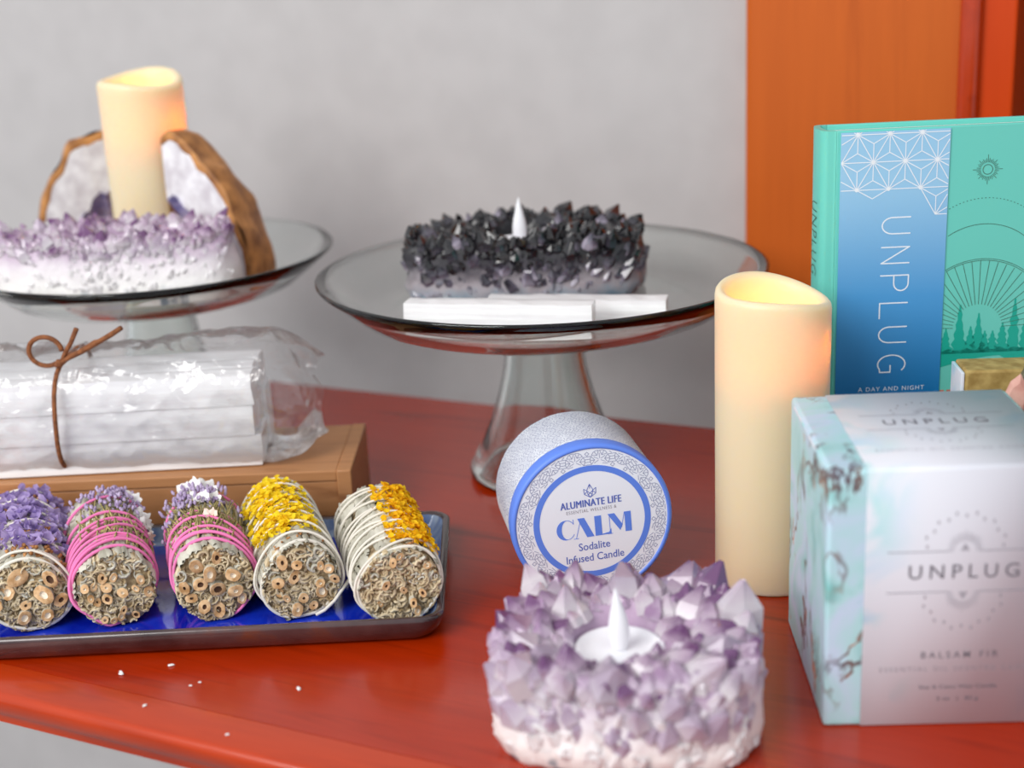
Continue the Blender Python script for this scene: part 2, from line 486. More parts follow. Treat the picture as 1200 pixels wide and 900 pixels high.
# ---------------------------------------------------------------- console table
table = thing('console_table', 'long cherry red lacquered wooden console table carrying all the displayed things', 'table', tn(.1, .597, FZ), TA)
N0, N1 = .388 - .597, .806 - .597
U0, U1 = -.75, .75
Z0 = -FZ
b = MB(); b.box((0, (N0 + .0225 + N1) / 2, Z0 - .011), (U1 - U0, N1 - N0 - .0225, .022)); b.build('table_top', 'cherry_top', table, smooth=False)
b = MB()
pr_ = [(N0 + .0221, 0), (N0 + .003, 0), (N0 + .0012, -.0006), (N0 + .0002, -.002), (N0, -.004), (N0 + .0005, -.0075), (N0 + .003, -.0115), (N0 + .0045, -.0135), (N0 + .0045, -.0165), (N0 + .008, -.018), (N0 + .0221, -.018)]
rows = [[(u, y, Z0 + z) for (y, z) in pr_] for u in (U0, -.2, .2, U1)]
b.grid(rows, True, True, True); b.build('edge_moulding', 'cherry_edge', table, smooth=True, angle=40)
b = MB(); b.box((0, N0 + .0223, Z0 - .0098), (U1 - U0, .0006, .019)); b.build('inlay_groove', 'groove', table, smooth=False)
for u in (-.437, .68):
    for y in (N0 + .052, N1 - .04):
        b = MB(); rows = []
        for z, h in ((Z0 - .0215, .026), (Z0 - .10, .026), (Z0 - .13, .022), (.05, .016), (0, .017)):
            rows.append([(u + x, y + yy, z) for x, yy in rrect(h, h, .004, 3)])
        b.grid(rows, True, True, True); b.build('leg', 'cherry_jamb', table, smooth=True, angle=40)
b = MB(); b.box((.1215, N0 + .052, Z0 - .046), (1.06, .018, .046)); b.build('apron', 'cherry_edge', table, smooth=False)

# ---------------------------------------------------------------- glass cake stands
FLOORZ = .1004


def cake_stand(loc, R, label, group):
    t = thing('glass_cake_stand', label, 'cake stand', (loc[0], loc[1], 0), 0, group)
    fl = R - .036
    top = [(.0005, .1003), (fl * .6, .1003), (fl - .006, .1004), (fl + .004, .1010), (fl + .012, .1045), (R - .013, .1125), (R - .006, .1190), (R - .0015, .1214), (R + .0002, .1222)]
    und = [(R + .0012, .1216), (R + .0010, .1200), (R - .0030, .1166), (R - .0115, .1094), (fl + .014, .1012), (fl + .006, .0978), (fl - .004, .0968), (fl * .6, .0967), (.0005, .0967)]
    prof = top + und
    b = MB(); b.lathe(prof, 128, cap0=False); b.build('plate', 'glass', t, smooth=True)
    s_out = [(.0225, .0964), (.0215, .092), (.0218, .080), (.0238, .064), (.0275, .048), (.0325, .033), (.0385, .019), (.0440, .0100), (.0460, .0050), (.0455, .0016), (.0435, .0004)]
    s_in = [(.0405, .0004), (.0385, .004), (.0350, .015), (.0290, .031), (.0240, .046), (.0200, .064), (.0182, .080), (.0180, .092), (.0185, .0964)]
    b = MB(); b.lathe(s_out + s_in, 96, closed=True); b.build('pedestal', 'glass', t, smooth=True)
    return t


cake_stand((.0194, .778), .1246, 'clear glass pedestal cake stand holding the black crystal cluster and white selenite sticks', 'glass cake stands')
cake_stand((-.2187, .8698), .110, 'clear glass pedestal cake stand holding the geodes, amethyst and a pillar candle', 'glass cake stands')

# ---------------------------------------------------------------- flameless pillar candles
def pillar(name, label, loc, r, h, lean, lx, watts, ph):
    t = thing(name, label, 'candle', loc, 0, 'flameless wax pillar candles')
    n = 96; prof = []
    def rim(a):
        return h + .0034 * math.cos(a - ph) + .0016 * math.cos(2 * a - ph * 1.3)
    rows = []
    outer = [(.0, .94), (.004, .985), (.012, 1.0), (.3, 1.0), (.6, 1.0), (.8, 1.0), (.93, 1.0)]
    for zf, rf in outer:
        rows.append([(r * rf * math.cos(2 * PI * k / n), r * rf * math.sin(2 * PI * k / n), zf * h) for k in range(n)])
    for dz, dr in ((-.0035, 0), (-.0016, -.0003), (-.0004, -.0012), (0, -.0026), (-.0008, -.0042), (-.0028, -.0054), (-.008, -.0060)):
        rows.append([((r + dr) * math.cos(2 * PI * k / n), (r + dr) * math.sin(2 * PI * k / n), rim(2 * PI * k / n) + dz) for k in range(n)])
    for z, dr in ((h - .022, -.0062), (h - .040, -.0066), (h - .046, -.012), (h - .047, -.020), (h - .047, -r + .0005)):
        rows.append([((r + dr) * math.cos(2 * PI * k / n), (r + dr) * math.sin(2 * PI * k / n), z) for k in range(n)])
    b = MB(); b.grid(rows, True, True, False)
    b.build('wax_body', 'ivory_wax', t, smooth=True)
    l = bpy.data.lights.new('candle_bulb_light', 'POINT'); l.energy = watts; l.color = (1, .50, .15); l.shadow_soft_size = .003
    o = bpy.data.objects.new('candle_bulb_light', l); COL.objects.link(o); o.parent = t; o.location = (lx[0], lx[1], h - .026)
    b = MB(); b.lathe([(.0005, h - .0468), (.004, h - .046), (.0038, h - .040), (.0030, h - .034), (.0005, h - .0325)], 16)
    for v_ in b.v: v_.x += lx[0] * .4; v_.y += lx[1] * .4
    b.build('led_base', 'plastic_white', t)
    return t


pillar('pillar_candle', 'tall ivory flameless pillar candle standing on the table between the tin and the book', (.1199, .6251, 0), .0262, .1405, 0, (.0125, -.0040), .036, R_(150))
pillar('pillar_candle', 'ivory flameless pillar candle standing on the glass stand between two geodes', (-.2205, .896, .1007), .0258, .125, 0, (.0125, -.0040), .036, R_(100))

# ---------------------------------------------------------------- candle tin lying on its side
TR, TD = .0382, .052
tin = thing('candle_tin', 'round white candle tin with blue edged lid and blue lettering, lying on its side', 'tin')
tin_yaw, tin_spin = R_(8.5), R_(3.0)
# local frame: lid disc in XY plane facing +Z; turned so that +Z faces the viewer
tin.matrix_world = Matrix.Translation((.0343, .6090, TR + .0002)) @ Matrix.Rotation(tin_yaw, 4, 'Z') @ Matrix.Rotation(R_(90), 4, 'X') @ Matrix.Rotation(tin_spin, 4, 'Z')
b = MB(); b.lathe([(.0005, -TD), (TR - .003, -TD), (TR - .0012, -TD + .0006), (TR - .0006, -TD + .002), (TR - .0006, -.0085), (TR - .004, -.0084)], 192); b.build('tin_body', 'tin_white', tin, smooth=True, angle=50)
b = MB(); b.lathe([(TR - .003, -.0085), (TR - .0001, -.0083), (TR, -.0075), (TR, -.0016), (TR - .0004, -.0007), (TR - .0014, 0), (TR - .0022, -.0002), (TR - .0024, -.0006)], 96)
lid = b.build('lid', 'print_blue', tin, smooth=True, angle=50)
b = MB(); b.lathe([(TR - .0023, -.0006), (TR * .5, -.0006), (.0004, -.0006)], 96, cap1=True); b.build('lid_face', 'tin_white', lid, smooth=True)
FZl = -.00050


def lidfn(u, v, dz=0): return (u, v, FZl + dz)


b = MB(); rr = [TR * .652, TR * .728]
b.grid([[(r * math.cos(2 * PI * k / 96), r * math.sin(2 * PI * k / 96), FZl) for k in range(96)] for r in rr]); b.build('blue_ring', 'print_blue', lid, smooth=False)


def gem_pattern(inside, s=.0116):
    """line drawing: a net of faceted crystals meeting in stars, with small squares between"""
    S = []
    H3 = s * math.sqrt(3) / 2

    def gem(ax, ay, bx, by):
        dx, dy = bx - ax, by - ay; L = math.hypot(dx, dy); ux, uy = dx / L, dy / L; px, py = -uy, ux
        def P(a, c): return (ax + ux * a * L + px * c * L, ay + uy * a * L + py * c * L)
        hx = [P(.2, 0), P(.34, .17), P(.66, .17), P(.8, 0), P(.66, -.17), P(.34, -.17), P(.2, 0)]
        return [hx, [P(.34, .17), P(.40, .06), P(.62, .06), P(.66, .17)], [P(.40, .06), P(.40, -.06), P(.62, -.06), P(.62, .06)], [P(.34, -.17), P(.40, -.06)], [P(.66, -.17), P(.62, -.06)], [P(.2, 0), P(.40, 0)], [P(.62, 0), P(.8, 0)]]
    for j in range(-9, 10):
        for i in range(-16, 17):
            x, y = i * s + (j % 2) * s / 2, j * H3
            for ax, ay in ((x + s, y), (x + s / 2, y + H3), (x - s / 2, y + H3)):
                S += gem(x, y, ax, ay)
            for a in range(6):
                an = a * PI / 3 + PI / 6
                S.append([(x + .06 * s * math.cos(an), y + .06 * s * math.sin(an)), (x + .26 * s * math.cos(an), y + .26 * s * math.sin(an))])
            for cy in (y + H3 / 3, y - H3 / 3):
                q = .085 * s; cx = x + s / 2
                S.append([(cx - q, cy), (cx, cy + q), (cx + q, cy), (cx, cy - q), (cx - q, cy)])
    out = []
    for st in S:
        for p, q in zip(st, st[1:]):
            if inside((p[0] + q[0]) / 2, (p[1] + q[1]) / 2) and inside(*p) and inside(*q): out.append([p, q])
    return out


b = MB()
for st in gem_pattern(lambda x, y: TR * .735 < math.hypot(x, y) < TR * .935): b.stroke(st, .00026, lidfn)
b.build('crystal_line_print', 'print_thin', lid, smooth=False)
RB = TR - .0006 + .00012
b = MB()
for k in range(-4, 5):
    pass
for st in gem_pattern(lambda x, y: abs(x) < PI * RB * .5 and -.0210 < y < .0210, .0145):
    def bf(u, v): return (RB * math.sin(u / RB), RB * math.cos(u / RB), -.0300 + v)
    (x0, y0), (x1, y1) = st
    b.stroke([(x0 + (x1 - x0) * i / 8, y0 + (y1 - y0) * i / 8) for i in range(9)], .00021, bf)
b.build('crystal_line_print', 'print_thin', tin, smooth=False)
# lettering on the lid
b = MB()
put_text(b, 'ALUMINATE LIFE', lidfn, 0, TR * .25, width=TR * .75, height=TR * .092, bold=.0, spacing=1.08)
put_text(b, 'ALUMINATE LIFE', lambda u, v: lidfn(u + .00013, v, .00003), 0, TR * .25, width=TR * .75, height=TR * .092, spacing=1.08)
put_text(b, 'ALUMINATE LIFE', lambda u, v: lidfn(u - .00013, v, .00006), 0, TR * .25, width=TR * .75, height=TR * .092, spacing=1.08)
put_text(b, 'Sodalite', lidfn, 0, -TR * .315, width=TR * .39, height=TR * .10, bold=.006)
put_text(b, 'Infused Candle', lidfn, 0, -TR * .465, width=TR * .72, height=TR * .10, bold=.006)
ey = TR * .40; q = TR * .1      # faceted lotus emblem
for st in ([(-.75, .35), (-.7, -.35), (0, -.8), (.7, -.35), (.75, .35), (.4, .1), (0, .9), (-.4, .1), (-.75, .35)], [(-.4, .1), (0, -.25), (.4, .1)], [(-.7, -.35), (-.35, 0), (-.25, -.45), (0, -.25), (.25, -.45), (.35, 0), (.7, -.35)], [(-.25, -.45), (0, -.8), (.25, -.45)], [(0, .9), (0, .35)]):
    b.stroke([(x * q, ey + y * q) for x, y in st], .00028, lidfn)
b.build('lettering', 'print_navy', lid, smooth=False)
b = MB(); put_text(b, 'ESSENTIAL WELLNESS &', lidfn, 0, TR * .155, width=TR * .62, height=TR * .042, spacing=1.15)
b.build('lettering', 'print_soft', lid, smooth=False)
# big stencil word C A L M
b = MB(); cyy, hh = -TR * .065, TR * .13


def pl(pts): b.poly([lidfn(x, cyy + y * hh) for x, y in pts])


kx = TR * .44
cc = -.335 * TR; cw = TR * .115
outer = [(cc + cw * math.cos(a), math.sin(a)) for a in [R_(70) + R_(220) * i / 20 for i in range(21)]]
inner = [(cc + cw * .18 + cw * .62 * math.cos(a), .93 * math.sin(a)) for a in [R_(290) - R_(220) * i / 20 for i in range(21)]]
for i in range(20):
    o0, o1 = outer[i], outer[i + 1]; i0, i1 = inner[20 - i], inner[19 - i]
    pl([o0, o1, i1, i0])
hs = lambda pts, wd=.00028: b.stroke([(x, cyy + y * hh) for x, y in pts], wd, lidfn)
hs([(cc + cw * math.cos(a), math.sin(a)) for a in [R_(-70) + R_(40) * i / 6 for i in range(7)]]); hs([(cc + cw * math.cos(a), math.sin(a)) for a in [R_(72) - R_(40) * i / 6 for i in range(7)]]); hs([(cc + cw * .85, .5), (cc + cw * .85, .98)])
ax = -.115 * TR
pl([(ax - .07 * TR, 1), (ax + .015 * TR, 1), (ax + .125 * TR, -1), (ax + .035 * TR, -1)]); hs([(ax - .03 * TR, .85), (ax - .1 * TR, -1)]); hs([(ax - .13 * TR, -1), (ax - .07 * TR, -1)])
lx_ = .075 * TR
pl([(lx_ - .05 * TR, 1), (lx_ + .035 * TR, 1), (lx_ + .035 * TR, -1), (lx_ - .05 * TR, -1)]); pl([(lx_ + .035 * TR, -.9), (lx_ + .035 * TR, -1), (lx_ + .15 * TR, -1), (lx_ + .15 * TR, -.45), (lx_ + .12 * TR, -.8)])
mx_ = .315 * TR
hs([(mx_ - .105 * TR, .85), (mx_ - .105 * TR, -1)]); hs([(mx_ - .135 * TR, -1), (mx_ - .075 * TR, -1)])
pl([(mx_ - .125 * TR, 1), (mx_ - .04 * TR, 1), (mx_ + .055 * TR, -.25), (mx_ + .02 * TR, -.8)])
pl([(mx_ + .085 * TR, 1), (mx_ + .165 * TR, 1), (mx_ + .165 * TR, -1), (mx_ + .085 * TR, -1)])
hs([(mx_ + .085 * TR, 1), (mx_ + .04 * TR, -.5)])
b.build('big_word', 'print_blue', lid, smooth=False)

# ---------------------------------------------------------------- printed candle carton
BW, BD, BH = .09, .0877, .1065
carton = thing('candle_carton', 'teal marbled cardboard candle carton with a wide white printed label band', 'box', (.1145, .4867, 0), -.0438)
b = MB(); b.box((BW / 2, BD / 2, BH / 2), (BW, BD, BH)); b.build('carton_body', 'marble_paper', carton, smooth=True, bevel=.0016, angle=50)
b = MB(); b.box((.0006, BD / 2, BH - .0016), (.0022, BD * .78, .0009), None); b.build('lid_flap', 'label_paper', carton, bevel=.0003)
LX0, LX1 = .0141, .0878
b = MB()
pth = [(-.00035, .0005), (-.00035, BH - .0012), (.0002, BH - .0001), (.0012, BH + .00035), (BD - .0010, BH + .00035)]
rows = [[(x, y, z) for y, z in pth] for x in (LX0, (LX0 + LX1) / 2, LX1)]
b.grid(rows, False); lab = b.build('label_band', 'label_paper', carton, smooth=True)
md = lab.modifiers.new('thick', 'SOLIDIFY'); md.thickness = .0002; md.offset = 0
ff = lambda u, v: (u, -.00055, v)
ft = lambda u, v: (u, v, BH + .00055)
CX = (LX0 + LX1) / 2


def emblem(mb, fn, cx, cy, sc, up):
    s = 1 if up else -1
    for k in range(25):
        a = R_(k * 7.5); L = 1.0 if k % 6 == 0 else (.72 if k % 2 else .84)
        fall = .55 + .45 * abs(math.sin(a))
        r0, r1 = .0042 * sc, (.0042 + .0042 * L * fall) * sc
        mb.stroke([(cx + r0 * math.cos(a), cy + s * r0 * math.sin(a)), (cx + r1 * math.cos(a), cy + s * r1 * math.sin(a))], .00015 * sc, fn)
    for k in range(13):
        a = R_(8 + k * 13.67); r = (.0155 if k % 2 else .0142) * sc
        px, py = cx + r * math.cos(a), cy + s * r * math.sin(a)
        mb.stroke([(px, py - .0005 * sc), (px, py + .0005 * sc)], .0006 * sc, fn)
    for dx in (-1, 1):
        mb.stroke([(cx + dx * .0012 * sc, cy + s * .0002 * sc), (cx, cy + s * .0026 * sc)], .0005 * sc, fn)
        mb.stroke([(cx + dx * .0006 * sc, cy + s * .0002 * sc), (cx, cy + s * .0012 * sc)], .0003 * sc, fn)
    for dx in (-1, 1):
        mb.stroke([(cx + dx * .0058 * sc, cy), (cx + dx * .0285 * sc, cy)], .00035 * sc, fn)


b = MB()
emblem(b, ff, CX, .0732, 1, True); emblem(b, ff, CX, .0566, 1, False)
pass
put_text(b, 'ESSENTIAL OIL SCENTED CANDLE', ff, CX, .0243, width=.0600, height=.0019, spacing=1.5, bold=-.006)
b.build('label_print', 'print_soft', carton, smooth=False); b = MB(); emblem(b, ft, CX, .058, 1.0, True); emblem(b, ft, CX, .041, 1.0, False)
put_text(b, 'ESSENTIAL OIL SCENTED CANDLE', ft, CX, .018, width=.0600, height=.0019, spacing=1.5, bold=-.006)
b.build('top_label_print', 'print_soft', carton, smooth=False)
b = MB()
put_text(b, 'UNPLUG', ff, CX, .0649, width=.0410, height=.0058, spacing=1.45, bold=.005)
b.build('label_word', 'print_dark', carton, smooth=False); b = MB()
put_text(b, 'UNPLUG', ft, CX, .0495, width=.0410, height=.0058, spacing=1.45, bold=.005); b.build('label_word', 'print_dark', carton, smooth=False); b = MB()
put_text(b, 'BALSAM FIR', ff, CX, .0302, width=.0290, height=.0028, spacing=1.5, bold=.004)
put_text(b, 'Soy & Coco Wax Candle', ff, CX, .0163, width=.0295, height=.0021, bold=.01)
put_text(b, '3 oz   |   85 g', ff, CX, .0112, width=.0158, height=.0021, bold=.01)
b.build('label_print', 'print_dark', carton, smooth=False)

# ---------------------------------------------------------------- green gift book
BKT = .024
book = thing('gift_book', 'mint green hardcover book with a blue paper band, standing upright behind the carton', 'book', (.1512, .668, 0), R_(-.5))
BKW, BKH = .158, .2048
b = MB(); b.box((BKW / 2 + .003, .0012, BKH / 2), (BKW - .006, .0024, BKH)); b.build('front_cover', 'book_green', book, bevel=.0006, angle=40)
b = MB(); b.box((BKW / 2 + .003, BKT - .0012, BKH / 2), (BKW - .006, .0024, BKH)); b.build('back_cover', 'book_green', book, bevel=.0006, angle=40)
b = MB(); pts = [(.006, .0), (.0045, .0008), (.0025, .0004), (.0004, .0016), (-.0008, .005), (-.0012, .012), (-.0008, .019), (.0004, .0224), (.0025, .0236), (.0045, .0232), (.006, .024), (.006, .0216), (.0045, .0208), (.003, .0212), (.0022, .019), (.0016, .012), (.0022, .005), (.003, .0028), (.0045, .0032), (.006, .0024)]
b.grid([[(x, y, z) for x, y in pts] for z in (0, BKH)], True, True, True); b.build('spine', 'book_green', book, smooth=True, angle=50)
b = MB(); b.box((BKW / 2 + .001, BKT / 2, BKH / 2), (BKW - .009, BKT - .0052, BKH - .005)); b.build('page_block', 'book_paper', book, smooth=False)
bx0, bx1 = .0080, .0592
b = MB(); b.box(((bx0 + bx1) / 2, -.0004, BKH / 2 - .0004), (bx1 - bx0, .0007, BKH - .0012)); band = b.build('paper_band', 'band_blue', book, smooth=False)
fb = lambda u, v: (u, -.00085, v)
fc = lambda u, v: (u, -.00012, v)
S_ = .01505; H3 = S_ * .866
b = MB(); nodes = {}
x_r1 = bx0 + .0085 * .92


def tri(p, q, r):
    c = ((p[0] + q[0] + r[0]) / 3, (p[1] + q[1] + r[1]) / 3)
    for st in ([p, q, r, p], [p, c], [q, c], [r, c]):
        for a, e in zip(st, st[1:]):
            # clip to the band
            (x0, y0), (x1, y1) = a, e
            if x0 > x1: x0, y0, x1, y1 = x1, y1, x0, y0
            lo, hi = bx0 + .0004, bx1 - .0004
            if x1 < lo or x0 > hi: continue
            if x0 < lo: y0 += (y1 - y0) * (lo - x0) / (x1 - x0); x0 = lo
            if x1 > hi: y1 = y0 + (y1 - y0) * (hi - x0) / (x1 - x0); x1 = hi
            top = BKH - .0012
            if y0 > top and y1 > top: continue
            if y0 > top: x0 += (x1 - x0) * (y0 - top) / (y0 - y1); y0 = top
            if y1 > top: x1 = x0 + (x1 - x0) * (y0 - top) / (y0 - y1); y1 = top
            b.stroke([(x0, y0), (x1, y1)], .00042, fb)


yr = [BKH - .0022 - k * H3 for k in range(-1, 4)]
nx_ = lambda row, i: x_r1 + i * S_ + (0 if row % 2 else -S_ / 2)
for row in (0, 1, 2):
    for i in range(-1, 5):
        if row % 2 == 0:
            tri((nx_(row, i), yr[row]), (nx_(row, i + 1), yr[row]), (nx_(row + 1, i), yr[row + 1])); tri((nx_(row + 1, i), yr[row + 1]), (nx_(row + 1, i + 1), yr[row + 1]), (nx_(row, i + 1), yr[row]))
        else:
            if row == 1 or True:
                tri((nx_(row, i), yr[row]), (nx_(row, i + 1), yr[row]), (nx_(row + 1, i + 1), yr[row + 1])); tri((nx_(row + 1, i), yr[row + 1]), (nx_(row + 1, i + 1), yr[row + 1]), (nx_(row, i), yr[row]))
tri((nx_(3, 2), yr[3]), (nx_(3, 3), yr[3]), (nx_(4, 3), yr[4])); tri((nx_(3, 3), yr[3]), (nx_(4, 3), yr[4]), (nx_(4, 4), yr[4]))
c_ = ((nx_(3, 0) + nx_(3, 1)) / 2, yr[3] - H3 / 3); b.stroke([(nx_(3, 0), yr[3]), c_, (nx_(3, 1), yr[3])], .00042, fb)
for row in (1, 2, 3):
    for i in range(0, 4):
        x = nx_(row, i)
        if bx0 + .001 < x < bx1 - .0005: b.poly([fb(*p) for p in arc(x, yr[row], .0009, 0, 2 * PI, 10)[:-1]])
b.build('star_net_print', 'print_white', band, smooth=False)
# the tall thin word on the band, reading downwards
b = MB()
G = {'U': [[(0, 1), (0, .38)] + arc(.3, .38, .3, PI, 2 * PI, 14, .38) + [(.6, 1)]], 'N': [[(0, 0), (0, 1), (.6, 0), (.6, 1)]],
     'P': [[(0, 0), (0, 1), (.28, 1)] + arc(.3, .74, .28, PI / 2, -PI / 2, 12, .26) + [(0, .48)]], 'L': [[(0, 1), (0, 0), (.58, 0)]],
     'G': [arc(.36, .5, .36, R_(50), R_(300), 20, .5) + [(.66, .08), (.66, .46), (.4, .46)]]}
LH = .0134
for ch, vz in zip('UNPLUG', (.1628, .1484, .1345, .1208, .1088, .0945)):
    for st in G[ch]:
        b.stroke([(.0285 + y * LH, vz - x * LH * .98) for x, y in st], .00062, fb)
put_text(b, 'A DAY AND NIGHT', fb, .0355, .0773, width=.0325, height=.0022, spacing=1.2)
put_text(b, 'REFLECTION JOURNAL', fb, .0355, .0722, width=.038, height=.0022, spacing=1.2) if False else None
b.build('lettering', 'print_white', band, smooth=False)
# cover art
b = MB(); sx_, sz_ = .0776, .1836
b.stroke(arc(sx_, sz_, .0023, 0, 2 * PI, 24), .00028, fc)
for k in range(40):
    a = k * 2 * PI / 40; r1 = .0070 if k % 10 == 0 else (.0060 if k % 5 == 0 else .0047 + .0006 * (k % 2))
    b.stroke([(sx_ + .0034 * math.cos(a), sz_ + .0034 * math.sin(a)), (sx_ + r1 * math.cos(a), sz_ + r1 * math.sin(a))], .00022, fc)
ac = (sx_ - .001, sz_ - .0775)
for r0, d in ((.0640, 'dot'), (.0510, 'line'), (.0345, 'line'), (.0337, 'line')):
    cy_ = {.0640: sz_ - .0365 - .0115, .0510: sz_ - .026 - .031, .0345: ac[1], .0337: ac[1]}[r0]
    rad = {.0640: .0345, .0510: .031, .0345: .0345, .0337: .0337}[r0]
    a0, a1 = R_(2), R_(178)
    pts = [p for p in arc(sx_, cy_, rad, a0, a1, 120) if p[0] > bx1 + .0006]
    if r0 == .0640: pts = [p for p in pts if p[1] > ac[1] + .02]
    if r0 == .0510: pts = [p for p in pts if p[1] > ac[1] + .018]
    for i in range(0, len(pts) - 1, 2 if d == 'dot' else 1):
        b.stroke([pts[i], ((pts[i][0] + pts[i + 1][0]) / 2, (pts[i][1] + pts[i + 1][1]) / 2)] if d == 'dot' else [pts[i], pts[i + 1]], .0003 if d == 'dot' else .00024, fc)
for k in range(25):
    a = R_(2 + k * 7.33)
    p, q_ = (ac[0] + .0120 * math.cos(a), ac[1] + .0120 * math.sin(a)), (ac[0] + .0335 * math.cos(a), ac[1] + .0335 * math.sin(a))
    if p[0] < bx1 + .0006: continue
    if q_[0] < bx1 + .0006:
        k_ = (p[0] - bx1 - .0006) / (p[0] - q_[0]); q_ = (p[0] + (q_[0] - p[0]) * k_, p[1] + (q_[1] - p[1]) * k_)
    b.stroke([p, q_], .00024, fc)
b.build('cover_line_art', 'print_olive', book, smooth=False)
b = MB(); rng = random.Random(4)
gz = .0935
for x, h in ((.0615, .010), (.0680, .0190), (.0735, .0105), (.0772, .0155), (.0805, .0085), (.0843, .0085), (.0890, .0115), (.0945, .0205), (.1005, .015), (.106, .023), (.113, .017), (.120, .022), (.128, .013), (.136, .020), (.144, .015), (.15, .021)):
    n = 11; h *= 1.3; Lp, Rp = [], []
    for k in range(n):
        f = k / (n - 1); wv = (.0004 + .0038 * f) * (1 if k % 2 == 0 else .62) * rng.uniform(.85, 1.15)
        y = gz + h * (1 - f); Lp.append((max(x - wv, bx1 + .0004), y)); Rp.append((x + wv * rng.uniform(.85, 1.1), y))
    for k in range(n - 1): b.poly([fc(*Lp[k]), fc(*Lp[k + 1]), fc(*Rp[k + 1]), fc(*Rp[k])])
top = [(bx1 + .0004 + (BKW - .003 - bx1 - .0004) * i / 30, gz + .0028 * (.4 + .6 * math.sin(i * 1.9) ** 2)) for i in range(31)]
bot = [(x, gz - .0065 + .0048 * math.sin((x - .060) * 55) * (1 if x < .09 else .6)) for x, y in top]
for i in range(30): b.poly([fc(*top[i]), fc(*bot[i]), fc(*bot[i + 1]), fc(*top[i + 1])])
b.build('tree_line_print', 'print_tree', book, smooth=False)
b = MB(); put_text(b, 'UNPLUG', lambda u, v: (-.00135, .012 - v, u), .152, 0, width=-.036, height=.010, spacing=1.2, bold=-.02)
b.build('spine_lettering', 'print_olive', book, smooth=False)
b = MB()
for x in (.0608, .0642): b.box((x, -.0001, .0745), (.0020, .0003, .0012))
b.build('red_mark', 'print_red', book, smooth=False)

# ---------------------------------------------------------------- olive block and rough stone behind the carton
b = MB(); b.box((.0175, .010, .052), (.035, .020, .104)); bl = thing('stone_slab', 'olive brown stone slab with a pale edge behind the carton', 'stone', (.2030, .6060, 0), R_(-4))
o = b.build('slab_body', 'kraft_stone', bl, bevel=.0012, angle=40)
b = MB(); b.box((-.0010, .010, .052), (.0016, .0185, .102)); b.build('pale_edge', 'label_paper', bl, bevel=.0004)
rs = thing('rough_stone', 'rough pink and dark green stone leaning beside the olive slab', 'stone', (.2300, .5900, 0), R_(-10))
rng = random.Random(8); rows = []
for k in range(12):
    f = k / 11; z = .112 * f
    rr = (.0125 - .008 * max(0, f - .55) / .45) * (1 - .85 * max(0, (f - .93) / .07))
    rows.append([(rr * math.cos(a) * (1 + .25 * nz(math.cos(a), math.sin(a), z * 40, 2)) * 1.05 - .012 * max(0, f - .6), rr * math.sin(a) * (.6 + .2 * nz(math.sin(a), math.cos(a), z * 50, 2)), z) for a in [2 * PI * i / 10 for i in range(10)]])
b = MB(); b.grid(rows, True, True, True); b.build('stone_body', 'green_stone', rs, smooth=False)
b = MB(); rows = [[(-.0105 + x * (1 - .3 * i), -.0085 - .0015 * (i == 1), .098 + z * (1 - .35 * i)) for x, z in ((-.006, .000), (-.003, .0075), (.001, .0110), (.0055, .002), (.003, -.007), (-.0015, -.0085))] for i in (0, 1)]
b.grid(rows, True, True, True); b.build('pink_face', 'pink_stone', rs, smooth=False)

# ---------------------------------------------------------------- crystal clusters
CRY = {}


def crystal_meshes(tagname, matname):
    out = []
    rng = random.Random(sum(map(ord, tagname)) % 7 + 3)
    for k in range(7):
        b = MB(); n = 6; rows = []
        ph = rng.uniform(0, 1); wv = [rng.uniform(.8, 1.2) for _ in range(n)]
        sh = rng.uniform(.38, .6)
        for z, s in ((0, 1.0), (sh, .94)):
            rows.append([(s * .5 * wv[i] * math.cos(2 * PI * i / n + ph), s * .5 * wv[i] * math.sin(2 * PI * i / n + ph), z + (rng.uniform(-.07, .07) if z else 0)) for i in range(n)])
        ax, ay = rng.uniform(-.14, .14), rng.uniform(-.14, .14)
        rows.append([(ax + .06 * math.cos(2 * PI * i / n + ph), ay + .05 * math.sin(2 * PI * i / n + ph), 1 - .03 * (i % 2)) for i in range(n)])
        b.grid(rows, True, True, True)
        me = bpy.data.meshes.new('crystal')
        me.from_pydata([tuple(p) for p in b.v], [], b.f); me.materials.append(M[matname]); me.update(); out.append(me)
    return out


for m_ in ('amethyst', 'amethyst_pale', 'smoky', 'smoky_pale'): CRY[m_] = crystal_meshes(m_, m_)


